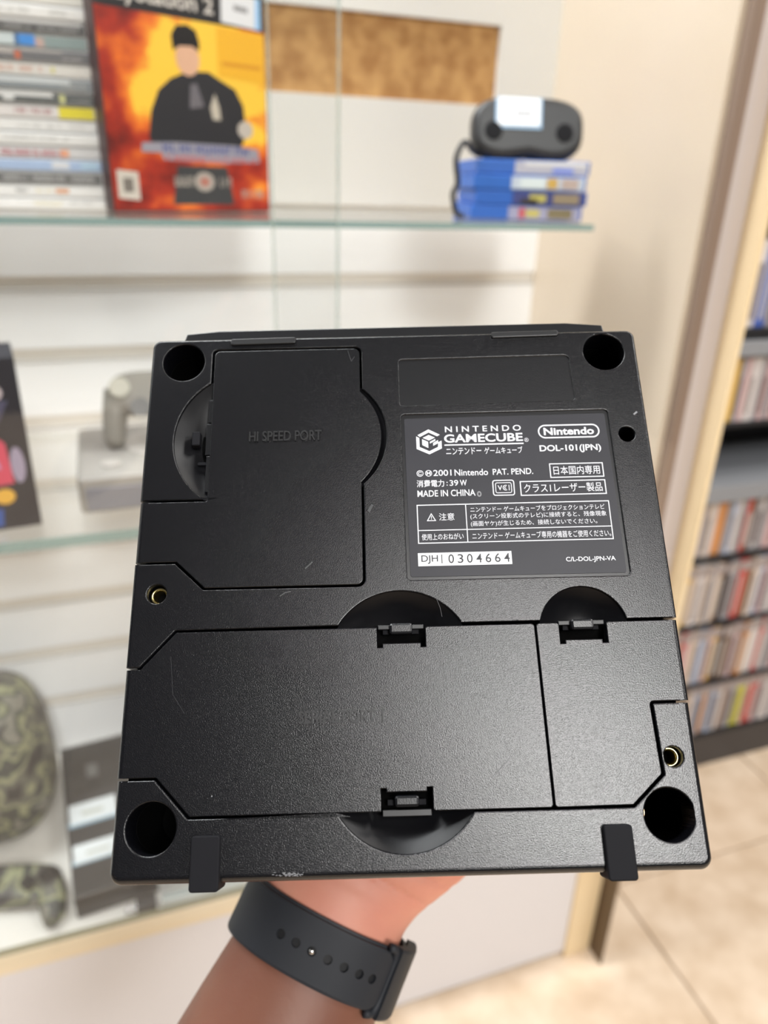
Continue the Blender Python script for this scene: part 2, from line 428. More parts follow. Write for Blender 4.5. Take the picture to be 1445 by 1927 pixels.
# ------------------------------------------------------------------ small prints
def glyphs(bm, u0, v0, u1, v1, z, n, rnd, th=0.18):
    """illegible lettering: n small upright and level strokes"""
    w = (u1 - u0) / n; h = v1 - v0
    for i in range(n):
        if rnd.random() < .1: continue
        a = u0 + i * w; t = w * .22
        rect(bm, a + w * .08, v0, a + w * .08 + t, v1, z)
        if rnd.random() < .7: rect(bm, a + w * .62, v0, a + w * .62 + t, v1, z)
        yy = v0 + h * rnd.choice((0, .4, .8)); rect(bm, a + w * .08 + t, yy, a + w * .62, yy + h * th, z)

# stack of white cases seen from their spines: local frame x right, y back, z up ; prints made in (x, -z)
def spine_print(name, parent, items, m):
    bm = bmesh.new()
    for it in items:
        if it[0] == 'r': rect(bm, *it[1:5], 0)
        else: glyphs(bm, *it[1:5], 0, it[5], R)
    bmesh.ops.transform(bm, matrix=Matrix(((1, 0, 0, 0), (0, 0, 1, -.0003), (0, -1, 0, 0), (0, 0, 0, 1))), verts=bm.verts)
    return bm_obj(name, bm, m, parent)
W = (.84, .84, .83)
TH = 0.0097
case_rows = [  # bottom to top: spine colour, list of (material colour, items), label
 (W, [((.75, .68, .45), [('g', 45, 4, 110, 7.5, 8)]), ((.3, .3, .3), [('g', 120, 4, 165, 6, 10)])], 'white disc case at the very bottom of the tall stack'),
 (W, [((.12, .12, .13), [('g', 22, 4, 45, 7, 6)]), ((.70, .33, .16), [('r', 97, 3.5, 122, 7.5)]), ((.75, .66, .40), [('g', 60, 4, 95, 7, 6)])], 'white disc case with a small orange mark, second from bottom of stack'),
 ((.16, .16, .16), [((.50, .50, .50), [('g', 5, 3, 180, 9, 26)])], 'dark grey disc case with grey lettering in the stack'),
 ((.40, .52, .74), [((.70, .72, .76), [('r', 95, 2, 128, 9)]), ((.45, .62, .78), [('r', 150, 2, 184, 9)])], 'pale blue disc case low in the stack'),
 ((.70, .70, .71), [((.45, .06, .10), [('g', 3, 4, 118, 10, 14)]), ((.85, .42, .26), [('r', 112, 3, 128, 10)])], 'white disc case with dark red lettering low in the stack'),
 (W, [((.45, .45, .44), [('g', 10, 4, 130, 7, 20)])], 'white disc case with faint grey lettering at mid stack'),
 (W, [((.50, .50, .50), [('g', 45, 5, 125, 8, 12), ('g', 140, 5, 170, 7, 5)])], 'white disc case directly below the one with a yellow block'),
 ((.78, .75, .74), [((.35, .08, .10), [('g', 38, 3, 105, 7.5, 10)]), ((.82, .72, .05), [('r', 118, .8, 184, 11)])], 'white disc case with maroon lettering and bright yellow block'),
 ((.12, .13, .13), [((.72, .73, .73), [('r', 3, 0.5, 110, 5), ('r', 20, 5, 40, 9)]), ((.62, .63, .30), [('r', 122, 2, 132, 10)]), ((.4, .4, .4), [('g', 145, 6, 180, 9, 7)])], 'black and white disc case with a small olive mark'),
 ((.26, .29, .31), [((.66, .70, .72), [('r', 3, .5, 150, 5)]), ((.45, .45, .44), [('g', 135, 4, 180, 9, 5)])], 'slate grey disc case with pale upper stripe'),
 ((.76, .74, .70), [((.62, .35, .28), [('g', 18, 3, 100, 8, 12)]), ((.66, .62, .2), [('r', 116, 3, 122, 8)])], 'white disc case with pale red lettering in upper stack'),
 ((.16, .16, .17), [((.45, .42, .40), [('r', 3, 1, 55, 6)]), ((.60, .16, .08), [('r', 56, 3, 66, 10)]), ((.48, .46, .45), [('r', 67, .5, 140, 3), ('g', 140, 6, 178, 9, 6)])], 'charcoal disc case with small red mark'),
 ((.28, .36, .36), [((.62, .70, .72), [('r', 3, 1, 70, 10)]), ((.06, .28, .75), [('r', 62, 1, 98, 10)]), ((.55, .40, .36), [('r', 98, 3, 114, 11)])], 'teal grey disc case with bright blue block'),
 ((.09, .09, .09), [((.68, .68, .68), [('r', 3, .5, 184, 3.6)]), ((.42, .42, .42), [('g', 20, 5.5, 178, 9, 24)])], 'black disc case with white upper stripe near stack top'),
 (W, [((.52, .52, .50), [('g', 30, 4, 95, 8, 10), ('g', 130, 4, 160, 8, 5)])], 'white disc case with grey lettering near the top of the stack'),
 ((.76, .75, .70), [((.6, .6, .55), [('g', 30, 5, 80, 8, 8)])], 'topmost white disc case of the tall stack'),
]
STX, STY = -0.187, 0.735
case_me = None
for i, (c, prints, lab) in enumerate(case_rows):
    dx = R.uniform(-.0015, .0015); dy = R.uniform(-.001, .0015)
    t = empty('disc_case', (STX + dx, STY + dy, UP + .0002 + i * (TH + .00015)), R.uniform(-.006, .006))
    tag(t, lab, 'game case', 'disc cases stacked flat on the upper shelf')
    pm = flat('case_%d' % i, c)
    box('shell', (0, 0.001, 0.0002), (.190, .135, TH - .0002), flat('case_white', (.80, .80, .80)), t, .0012, 2)
    box('spine_sleeve', (.002, 0, 0.0009), (.188, .0018, TH - .0009), pm, t, .0004, 1)
    for j, (pc, items) in enumerate(prints):
        its = []
        for it in items:    # v measured down from the case top, scaled to the thickness
            k = TH * 1000 / 12.0
            its.append((it[0], 110 + it[1] * .41, -TH * 1000 + it[2] * k, 110 + it[3] * .41, -TH * 1000 + it[4] * k, *it[5:]))
        spine_print('lettering', t, its, flat('pc_%d_%d' % (i, j), pc))

# ------------------------------------------------------------------ the upright boxed game in front of the stack
fire = bpy.data.materials.new('fiery_print'); fire.use_nodes = True
nt = fire.node_tree; b = nt.nodes['Principled BSDF']; b.inputs['Roughness'].default_value = 0.35
tc = nt.nodes.new('ShaderNodeTexCoord'); mp = nt.nodes.new('ShaderNodeMapping')
gr = nt.nodes.new('ShaderNodeTexGradient'); gr.gradient_type = 'SPHERICAL'
mp.inputs['Location'].default_value = (-1.1, 0, -1.35); mp.inputs['Scale'].default_value = (11.5, 0, 10.5)
nz = nt.nodes.new('ShaderNodeTexNoise'); nz.inputs['Scale'].default_value = 22; nz.inputs['Detail'].default_value = 4
ad = nt.nodes.new('ShaderNodeMath'); ad.operation = 'MULTIPLY_ADD'; ad.inputs[1].default_value = 1.3
rp = nt.nodes.new('ShaderNodeValToRGB'); e = rp.color_ramp.elements
e[0].position = 0.45; e[0].color = (0.09, 0.008, 0.008, 1); e[1].position = 1.25; e[1].color = (1, .62, .06, 1)
k = e.new(.68); k.color = (.42, .03, .012, 1); k = e.new(.86); k.color = (.85, .18, .02, 1); k = e.new(.97); k.color = (.95, .42, .04, 1)
nt.links.new(tc.outputs['Object'], mp.inputs['Vector']); nt.links.new(mp.outputs[0], gr.inputs[0])
nt.links.new(tc.outputs['Object'], nz.inputs['Vector'])
nt.links.new(nz.outputs['Fac'], ad.inputs[0]); nt.links.new(gr.outputs['Fac'], ad.inputs[2])
nt.links.new(ad.outputs[0], rp.inputs['Fac']); nt.links.new(rp.outputs['Color'], b.inputs['Base Color'])

GW, GH = 0.158, 0.222
gx0, gy0 = 0.0065, 0.7135; ga = 0.40
game = tag(empty('boxed_game', (gx0, gy0, UP + .0003), ga), 'upright boxed game with fiery orange cover standing before the stacked cases', 'game case')
game.scale = (1, 1, .79)
box('sleeve', (0, .0006, 0), (GW, .016, GH), flat('sleeve_dark', (.05, .025, .025)), game, .0012, 2)
def cover(name, pts, y, m, label=None):
    bm = bmesh.new()
    bm.faces.new([bm.verts.new((p[0] * .001, y, p[1] * .001)) for p in pts])
    r = bmesh.ops.extrude_face_region(bm, geom=list(bm.faces))
    bmesh.ops.translate(bm, vec=(0, .00012, 0), verts=[g for g in r['geom'] if isinstance(g, bmesh.types.BMVert)])
    return bm_obj(name, bm, m, game, label=label)
cover('cover_art', [(1.5, 1.5), (156.5, 1.5), (156.5, 188), (1.5, 188)], .0004, fire, 'orange and red fire background')
cover('title_band', [(1.5, 188), (156.5, 188), (156.5, 220), (1.5, 220)], .0004, flat('band_black', (.018, .018, .02)), 'black band across the top')
def ell(cx, cy, rx, ry, n=28): return [(cx + rx * math.cos(2 * PI * i / n), cy + ry * math.sin(2 * PI * i / n)) for i in range(n)]
cover('coat', [(38, 74), (42, 100), (50, 120), (62, 132), (72, 137), (78, 140), (98, 142), (112, 134), (124, 128), (132, 112), (134, 84), (128, 70), (40, 70)], .0002, flat('coat_dark', (.025, .025, .03)), 'printed figure in a dark coat')
cover('trousers', [(56, 8), (62, 48), (112, 48), (118, 8)], .0002, flat('trouser_dark', (.05, .052, .055)))
cover('face', ell(79, 152, 11, 16), .0001, flat('face_skin', (.75, .45, .30)))
cover('hair', [(66, 158), (65, 172), (70, 181), (80, 183), (88, 179), (91, 168), (90, 160), (84, 164), (72, 163)], .00004, flat('hair_black', (.012, .01, .01)))
cover('shirt', [(78, 105), (80, 128), (86, 130), (92, 108)], .00006, flat('shirt_grey', (.16, .15, .17)))
cover('tie', [(100, 96), (98, 108), (103, 122), (107, 108), (108, 96)], .00006, flat('shirt_pale', (.55, .50, .42)))
cover('glove', ell(133, 88, 8, 9), .00004, flat('glove_pale', (.55, .50, .45)))
cover('yellow_panel', [(108, 140), (156, 136), (156, 186), (108, 186)], .0001, flat('panel_yellow', (.90, .48, .03)))
cover('sticker_band', [(112, 150), (152, 150), (152, 154), (112, 154)], .00004, flat('panel_orange', (.70, .30, .02)))
cover('title_backing', [(30, 60), (31, 69), (60, 71), (120, 71), (146, 68), (147, 54), (110, 52), (50, 53), (48, 60)], .00008, flat('title_grey', (.33, .32, .38)))
bm = bmesh.new(); glyphs(bm, 33, -69.5, 144, -61, 0, 14, R, .28)
bmesh.ops.transform(bm, matrix=Matrix(((1, 0, 0, 0), (0, 0, 1, -.00004), (0, -1, 0, 0), (0, 0, 0, 1))), verts=bm.verts)
bm_obj('title_lettering', bm, flat('title_blue', (.10, .12, .30)), game)
bm = bmesh.new(); glyphs(bm, 52, -58, 144, -53, 0, 13, R, .25)
bmesh.ops.transform(bm, matrix=Matrix(((1, 0, 0, 0), (0, 0, 1, -.00004), (0, -1, 0, 0), (0, 0, 0, 1))), verts=bm.verts)
bm_obj('subtitle_lettering', bm, flat('title_red', (.55, .12, .12)), game)
cover('emblem', ell(88, 32, 10, 10), .00008, flat('emblem_grey', (.42, .38, .34)))
cover('emblem_core', ell(88, 32, 5, 5), .00004, flat('emblem_red', (.45, .18, .14)))
bm = bmesh.new(); glyphs(bm, 58, -37, 77, -27, 0, 4, R, .2); glyphs(bm, 99, -37, 116, -27, 0, 4, R, .2); glyphs(bm, 122, -24, 150, -15, 0, 7, R, .2)
bmesh.ops.transform(bm, matrix=Matrix(((1, 0, 0, 0), (0, 0, 1, -.00004), (0, -1, 0, 0), (0, 0, 0, 1))), verts=bm.verts)
bm_obj('small_lettering', bm, flat('emblem_grey', (.42, .38, .34)), game)
cover('rating_box', [(6, 14), (25, 12), (25, 40), (6, 42)], .00006, flat('rating_pale', (.62, .58, .52)))
cover('rating_mark', [(11, 20), (20, 20), (20, 34), (11, 34)], .00002, flat('rating_ink', (.2, .18, .16)))
cover('price_sticker', [(113, 191), (152, 189), (152, 219), (114, 219)], .0001, flat('sticker_white', (.80, .82, .86)), 'white price sticker')
cover('sticker_edge', [(147, 189), (153, 189), (153, 219), (148, 219)], .00002, flat('sticker_blue', (.35, .60, .90)))
cover('sticker_print', [(126, 204), (140, 203), (140, 208), (126, 209)], .00002, flat('sticker_ink', (.3, .3, .32)))
me = text_mesh('PlayStation 2', bold=.022)
xs_ = [v.co.x for v in me.vertices]; ys_ = [v.co.y for v in me.vertices]; yb = 0.0
for v in me.vertices:
    v.co = (.006 + (v.co.x - min(xs_)) / (max(xs_) - min(xs_)) * .100, -.00004, .1965 + v.co.y * .0205)
link('lettering', me, flat('logo_pale', (.66, .62, .58)), game, label='pale lettering on the black band')

# ------------------------------------------------------------------ blue cases and the dark gamepad on the upper shelf
bx, by = 0.333, 0.700
bl = [((.35, .35, .50), (.02, .12, .5), 'blue disc case at the bottom of the pile under the black gamepad', [((.55, .10, .12), (46, 2, 52, 11)), ((.55, .48, .15), (53, 3, 66, 10)), ((.22, .18, .10), (74, 2, 98, 11))]),
      ((.06, .07, .22), (.02, .12, .5), 'blue disc case with dark cover print, second from the pile bottom', [((.50, .45, .12), (52, 3, 68, 10)), ((.30, .24, .16), (75, 2, 100, 11)), ((.05, .04, .03), (44, 7, 60, 12))]),
      ((.55, .62, .72), (.02, .13, .52), 'blue disc case with pale spine print, second from the pile top', [((.62, .40, .10), (70, 2, 80, 11)), ((.50, .40, .36), (84, 2, 100, 11)), ((.70, .78, .80), (44, 2, 68, 11))]),
      ((.50, .50, .58), (.03, .13, .5), 'topmost blue disc case under the black gamepad', [((.75, .75, .76), (45, 1, 104, 5)), ((.25, .32, .75), (72, 6, 92, 11))])]
for i, (pc, cc, lab, pats) in enumerate(bl):
    t = empty('disc_case', (bx + R.uniform(-.002, .002), by + R.uniform(-.001, .001), UP + .0003 + i * .0133), -.29 + R.uniform(-.01, .01))
    tag(t, lab, 'game case', 'blue disc cases piled on the upper shelf')
    box('shell', (0, .0006, .0002), (.108, .13, .0130), flat('bluecase_%d' % i, cc, .55), t, .0012, 2)
    box('spine_sleeve', (.036, 0, .001), (.1055, .0012, .0122), flat('bs_%d' % i, pc), t)
    for j, (c, q) in enumerate(pats):
        spine_print('cover_print', t, [('r', q[0], -13 + q[1], q[2], -13 + q[3])], flat('bp_%d_%d' % (i, j), c))
gz = UP + .0003 + 4 * .0133
pad = tag(empty('game_controller', (0.3805, 0.686, gz - .003), -0.25), 'black rounded game controller with a white price label on the blue cases', 'controller')
tilt = Matrix.Translation((0, 0.02, 0.0275)) @ Matrix.Rotation(math.radians(-16), 4, 'X')
outl = []
NN = 56
for i in range(NN):
    a = 2 * PI * i / NN; c, s = math.cos(a), math.sin(a)
    x = .0535 * math.copysign(abs(c) ** .62, c); z = .0285 * math.copysign(abs(s) ** .66, s)
    if s < 0: z += .005 * math.exp(-(x / .016) ** 2)
    outl.append((x * 1000, z * 1000))
me = plate_mesh([outl], -11, 11, 7.5, 5)
me.transform(tilt @ Matrix.Rotation(PI / 2, 4, 'X'))
link('body', me, M['black'], pad, smooth=True)
for sx in (-1, 1):
    bm = bmesh.new(); tube(bm, [(sx * .034, -.0105, -.004), (sx * .034, -.0125, -.004)], [.009, .0075], 20, up=(0, 0, 1))
    bmesh.ops.transform(bm, matrix=tilt, verts=bm.verts)
    bm_obj('thumbstick', bm, M['rubber'], pad)
bm = bmesh.new(); add_box(bm, (-.0305, -.0122, .001), (.0095, -.0114, .025)); bmesh.ops.transform(bm, matrix=tilt, verts=bm.verts)
lb = bm_obj('price_label', bm, flat('sticker_white', (.80, .82, .86)), pad, label='white price label with blue rim')
bm = bmesh.new(); add_box(bm, (-.0325, -.0118, -.0015), (.0115, -.0112, .0255)); bmesh.ops.transform(bm, matrix=tilt, verts=bm.verts)
bm_obj('label_rim', bm, flat('sticker_rim', (.25, .42, .62)), pad)
bm = bmesh.new(); add_box(bm, (-.014, -.0124, .010), (.002, -.0121, .013)); bmesh.ops.transform(bm, matrix=tilt, verts=bm.verts)
bm_obj('label_print', bm, flat('sticker_ink', (.3, .3, .32)), lb)
# cord hanging at the left of the pile
bm = bmesh.new()
pts = [(.345, .72, gz + .003), (.328, .70, gz + .006), (.314, .688, gz + .012), (.306, .686, gz - .002), (.309, .686, gz - .022), (.306, .688, UP + .022), (.311, .690, UP + .006), (.318, .688, UP + .0032)]
def smooth_path(p, n=5):
    out = []
    for i in range(len(p) - 1):
        p0, p1, p2, p3 = [Vector(p[min(max(i + k, 0), len(p) - 1)]) for k in (-1, 0, 1, 2)]
        for j in range(n):
            t = j / n
            out.append(0.5 * ((2 * p1) + (-p0 + p2) * t + (2 * p0 - 5 * p1 + 4 * p2 - p3) * t * t + (-p0 + 3 * p1 - 3 * p2 + p3) * t ** 3))
    out.append(Vector(p[-1])); return out
sp = smooth_path(pts); tube(bm, sp, [.0026] * len(sp), 10, up=(0.3, 1, 0.1))
tag(bm_obj('black_cord', bm, M['black'], smooth=True), 'thin black cord hanging at the left of the blue cases', 'cord')

# ------------------------------------------------------------------ things on the lower shelf
gb = tag(empty('game_box', (-0.2275, 0.643, LO + .0003), 0.14), 'dark boxed set with coloured pictures at the left end of lower shelf', 'box')
box('carton', (0, 0, 0), (.146, .06, .150), flat('carton_dark', (.012, .012, .020), .65), gb, .001, 1)
def gpatch(name, pts, c, label=None):
    bm = bmesh.new(); bm.faces.new([bm.verts.new((p[0] * .001, -.0003, p[1] * .001)) for p in pts])
    r = bmesh.ops.extrude_face_region(bm, geom=list(bm.faces)); bmesh.ops.translate(bm, vec=(0, .0002, 0), verts=[g for g in r['geom'] if isinstance(g, bmesh.types.BMVert)])
    bm_obj(name, bm, flat('gp_' + name, c), gb, label=label)
gpatch('picture_disc', ell(124, 121, 9, 7), (.55, .48, .52))
gpatch('picture_stripe', [(112, 96), (126, 96), (136, 114), (118, 114)], (.08, .08, .14))
gpatch('picture_red', [(96, 40), (130, 42), (128, 78), (118, 88), (96, 84)], (.62, .06, .12))
gpatch('picture_pink', [(98, 56), (122, 56), (119, 72), (100, 72)], (.50, .26, .48))
gpatch('picture_lilac', ell(135, 58, 5.5, 16), (.34, .30, .42))
gpatch('picture_amber', ell(121, 31, 8, 7), (.75, .42, .05))
gpatch('picture_blue', [(92, 4), (116, 4), (118, 20), (92, 20)], (.03, .09, .35))
gpatch('picture_white', [(90, 24), (110, 24), (106, 48), (92, 48)], (.55, .5, .48))
for o in gb.children:
    if o.name.startswith('picture_pink'): o.location.y = -.0003

oc = tag(empty('old_console', (-0.050, 0.668, LO + .0003), 0.02), 'flat grey console with round disc lid on the lower glass shelf', 'console')
box('body', (0, 0, 0.003), (.20, .150, .038), flat('warm_grey', (.35, .33, .305), .5), oc, .004, 3)
bm = bmesh.new(); cyl(bm, (.095, .085), .052, .0375, .0405, 48, .050); bm_obj('disc_lid', bm, flat('warm_grey_lid', (.46, .43, .40), .5), oc, label='round disc lid')
box('front_panel', (.006, -.0012, .006), (.194, .0005, .028), flat('cool_grey', (.24, .24, .27), .5), oc, .0005, 1)
for fx in (.02, .18):
    for fy in (.02, .13):
        bm = bmesh.new(); cyl(bm, (fx, fy), .006, 0, .0035, 16); bm_obj('foot', bm, M['black'], oc)
for fx in (.03, .165):
    bm = bmesh.new(); cyl(bm, (fx, .03), .009, .0375, .0400, 24); bm_obj('button', bm, flat('warm_grey_lid', (.46, .43, .40), .5), oc)

gp = tag(empty('game_controller', (0.028, 0.762, LO + .0385), 0.05), 'grey beige two-grip game controller standing on the grey console', 'controller')
gm = flat('pad_grey', (.29, .27, .235), .5)
bm = bmesh.new()
tm = Matrix.Translation((0, 0, .049)) @ Matrix.Rotation(math.radians(62), 4, 'X') @ Matrix.Scale(.86, 4)
superbox(bm, .052, .026, .013, .6, 32, 12)
tube(bm, [(-.040, .004, 0), (-.048, -.022, -.004), (-.052, -.048, -.008), (-.051, -.058, -.009)], [(.017, .013), (.014, .012), (.012, .0115), (.007, .007)], 18, up=(0, 0, 1))
tube(bm, [(.040, .004, 0), (.048, -.022, -.004), (.052, -.048, -.008), (.051, -.058, -.009)], [(.017, .013), (.014, .012), (.012, .0115), (.007, .007)], 18, up=(0, 0, 1))
bmesh.ops.transform(bm, matrix=tm, verts=bm.verts)
body = bm_obj('body', bm, gm, gp, smooth=True)
for sx in (-1, 1):
    bm = bmesh.new(); tube(bm, [(sx * .021, -.020, .008), (sx * .021, -.020, .018), (sx * .021, -.020, .022)], [.007, .007, .011], 20, up=(0, 1, 0)); bmesh.ops.transform(bm, matrix=tm, verts=bm.verts)
    bm_obj('thumbstick', bm, flat('stick_grey', (.16, .155, .15), .5), gp)
    bm = bmesh.new(); tube(bm, [(sx * .040, .006, .010), (sx * .040, .006, .0155)], [.012, .011], 24, up=(0, 1, 0)); bmesh.ops.transform(bm, matrix=tm, verts=bm.verts)
    bm_obj('button_pad', bm, flat('pad_pale', (.55, .53, .45), .5), gp)

# ------------------------------------------------------------------ things on the white deck
DK = DECK + .0003
db = empty('flat_box', (-0.116, 0.655, DK), 0.1)
tag(db, 'flat dark box with two white price labels lying on the deck', 'box')
box('carton', (0, 0, 0), (.27, .258, .034), flat('box_charcoal', (.032, .032, .034), .4), db, .0012, 1)
def dpatch(name, x0, y0, x1, y1, c, z=.0341, lab=None, par=None):
    return box(name, (x0, y0, z), (x1, y1, z + .0003), flat('dp_' + name, c), par or db, label=lab)
l1 = dpatch('price_label', .004, .046, .056, .074, (.66, .70, .72), lab='white price label nearer the front')
dpatch('label_rim', .002, .044, .058, .052, (.25, .38, .48), .0340)
dpatch('price_label', .004, .108, .060, .142, (.66, .70, .72), lab='white price label farther back')
dpatch('label_rim', .002, .104, .062, .112, (.25, .38, .48), .0340)
dpatch('label_print', .018, .120, .044, .126, (.45, .47, .42), .0345)
dpatch('label_print', .018, .056, .044, .060, (.45, .47, .42), .0345)
dpatch('picture', .012, .160, .120, .250, (.016, .016, .017))
dpatch('picture_mark', .030, .185, .044, .21, (.10, .10, .10), .0345)
box('front_band', (.09, -.0006, .002), (.24, 0.0003, .020), flat('band_pale', (.60, .62, .62)), db)

bm = bmesh.new(); add_box(bm, (0, 0, 0), (.022, .016, .012), .0015, 2)
o = tag(bm_obj('small_plug', bm, M['black'], None, (-.052, .6392, DK)), 'small black plug in front of the flat dark box', 'plug')
bm = bmesh.new(); add_box(bm, (-.012, -.0025, .004), (-.0005, .0, .008), .0004, 1); add_box(bm, (-.010, .004, .003), (.0002, .007, .006), .0004, 1)
bmesh.ops.transform(bm, matrix=Matrix.Translation((0, .005, 0)), verts=bm.verts)
bm_obj('prong', bm, M['steel'], o)
t = tag(empty('cable_tray', (-.024, .6392, DK)), 'pale grey shallow plastic tray beside the small black plug', 'tray')
box('tray_base', (0, 0, 0), (.095, .014, .004), flat('tray_grey', (.52, .56, .55)), t, .001, 1)
bm = bmesh.new(); add_box(bm, (0, 0, .004), (.095, .0018, .011), .0004, 1); add_box(bm, (0, .0122, .004), (.095, .014, .011), .0004, 1); add_box(bm, (0, .002, .004), (.0018, .012, .011), .0004, 1); add_box(bm, (.0932, .002, .004), (.095, .012, .011), .0004, 1)
bm_obj('tray_rim', bm, flat('tray_grey', (.52, .56, .55)), t)

# camouflage helmet-like pouch and pad
cb = tag(empty('camouflage_bag', (-.206, .838, DK)), 'large camouflage patterned pouch standing at left of flat dark box', 'bag')
bm = bmesh.new()
superbox(bm, .068, .085, .102, .75, 32, 18, Matrix.Translation((0, 0, .102)) @ Matrix.Rotation(-.10, 4, 'Y') @ Matrix.Rotation(-.25, 4, 'X'))
zmin = min(v.co.z for v in bm.verts)
for v in bm.verts: v.co.z -= zmin
bm_obj('pouch', bm, M['camo'], cb, smooth=True)
bm = bmesh.new()
sp = smooth_path([(-.03, -.062, .13), (-.01, -.078, .155), (.02, -.066, .178), (.035, -.03, .186)])
tube(bm, sp, [(.004, .0012)] * len(sp), 10); bm_obj('zip', bm, M['black'], cb, smooth=True)

cp = tag(empty('game_controller', (-.185, .700, DK), -.25), 'camouflage patterned game controller lying at the front of the deck', 'controller')
bm = bmesh.new()
superbox(bm, .050, .026, .013, .6, 32, 12, Matrix.Translation((0, .010, .016)))
for s in (-1, 1):
    tube(bm, [(s * .034, .014, .018), (s * .046, -.006, .0165), (s * .053, -.028, .0135), (s * .053, -.040, .012)], [(.017, .014), (.0165, .014), (.013, .012), (.006, .006)], 18)
zmin = min(v.co.z for v in bm.verts)
for v in bm.verts: v.co.z -= zmin
bm_obj('body', bm, M['camo'], cp, smooth=True)
for s in (-1, 1):
    bm = bmesh.new(); tube(bm, [(s * .020, -.001, .020), (s * .020, -.001, .031), (s * .020, -.001, .034)], [.006, .006, .0085], 20, up=(0, 1, 0)); bm_obj('thumbstick', bm, M['black'], cp)
for (dx, dy) in ((0, .007), (.007, 0), (0, -.007), (-.007, 0)):
    bm = bmesh.new(); cyl(bm, (.038 + dx, .014 + dy), .003, .022, .0305, 14); bm_obj('button', bm, M['black'], cp)

# ================================================================== DISC RACK
rk = tag(empty('disc_rack', (0.95, 0.913, 0)), 'tall black rack full of upright disc cases beyond the cabinet', 'rack')
RX0, RX1 = -0.26, 0.62
def rbox(name, a, b, m, bev=0.0, label=None): return box(name, a, b, m, rk, bev, 1, label)
rbox('back_panel', (RX0, .175, 0), (RX1, .185, 1.95), M['blackrack'])
rbox('side_panel', (RX0 - .012, .0, 0), (RX0, .185, 1.95), M['blackrack'])
rbox('side_panel', (RX1, .0, 0), (RX1 + .012, .185, 1.95), M['blackrack'])
rbox('plinth', (RX0, .0, 0), (RX1, .175, .079), flat('plinth_black', (.032, .030, .034)))
for z in (.079, .213, .354, .4985):
    rbox('shelf_board', (RX0, -.002, z), (RX1, .175, z + .006), M['blackrack'], .0005)
rbox('shelf_board', (RX0, -.02, .622), (RX1, .175, .652), M['greyboard'], .001, 'grey shelf board')
rbox('shelf_board', (RX0, -.002, .748), (RX1, .175, .7545), M['blackrack'], .0005)
rbox('shelf_board', (RX0, -.01, .866), (RX1, .175, .890), M['greyboard'], .001, 'grey shelf board')
rbox('shelf_board', (RX0, -.002, .8905), (RX1, .175, .9075), M['blackrack'], .0005)
rbox('shelf_board', (RX0, -.002, 1.06), (RX1, .175, 1.07), M['blackrack'], .0005)
rbox('top_panel', (RX0 - .012, 0, 1.95), (RX1 + .012, .185, 1.96), M['blackrack'])
pal = {'white': (.62, .58, .57), 'cream': (.60, .50, .42), 'grey': (.32, .31, .33), 'pink': (.58, .40, .40), 'black': (.05, .045, .05),
       'red': (.52, .07, .06), 'orange': (.60, .27, .10), 'blue': (.08, .14, .45), 'pale blue': (.38, .45, .60), 'yellow': (.55, .52, .05), 'brown': (.22, .13, .08), 'amber': (.62, .38, .06)}
seq = {
 'on the lowest rack shelf': (.0852, .122, 'pale blue,grey,orange,grey,pale blue,grey,white,brown,grey,grey,yellow,yellow,cream,red,red,pink,grey,white,white,grey'),
 'on the second rack shelf from below': (.2192, .124, 'red,pink,cream,cream,pale blue,grey,pink,amber,brown,black,brown,grey,pink,brown,orange,cream,white,white,red,white,grey'),
 'on the third rack shelf from below': (.3602, .124, 'brown,amber,cream,white,white,cream,grey,cream,brown,black,grey,grey,red,red,brown,cream,white,pale blue,pink,grey'),
 'on the fourth rack shelf from below': (.5047, .108, 'cream,grey,white,pink,grey,cream,white,orange,orange,grey,pale blue,white,grey,red,brown,grey,white,grey,pink,pink'),
 'on the rack shelf above the empty black gap': (.7547, .106, 'white,pink,cream,amber,amber,grey,pink,white,white,grey,pink'),
 'on the topmost rack shelf in view': (.9077, .128, 'white,brown,white,white,blue,blue,grey,brown,white,grey'),
}
jm = {}
ORD = 'first second third fourth fifth sixth seventh eighth ninth tenth eleventh twelfth thirteenth fourteenth fifteenth sixteenth seventeenth eighteenth nineteenth twentieth'.split()
ORD += ['twenty-' + w for w in ORD[:9]] + ['thirtieth']
def jewel(h, col):
    k = (h, col)
    if k not in jm:
        bm = bmesh.new(); add_box(bm, (0, .0005, 0), (.0102, .135, h), .0008, 1)
        bmesh.ops.recalc_face_normals(bm, faces=bm.faces)
        me = bpy.data.meshes.new('disc_case'); bm.to_mesh(me); bm.free(); me.materials.append(flat('jewel_' + col.replace(' ', '_'), pal[col]))
        bm = bmesh.new(); add_box(bm, (.0006, 0, h - .022), (.0096, .0006, h - .002)); 
        m2 = bpy.data.meshes.new('spine_header'); bm.to_mesh(m2); bm.free(); m2.materials.append(flat('header_grey', (.36, .31, .30)))
        bm = bmesh.new(); add_box(bm, (.003, -.0002, .012), (.0072, .0006, h - .032))
        m3 = bpy.data.meshes.new('spine_title'); bm.to_mesh(m3); bm.free(); m3.materials.append(flat('title_dark_' + ('b' if col in ('white', 'cream', 'grey', 'pink', 'pale blue', 'yellow') else 'w'), (.16, .13, .13) if col in ('white', 'cream', 'grey', 'pink', 'pale blue', 'yellow') else (.5, .48, .46)))
        jm[k] = (me, m2, m3)
    return jm[k]
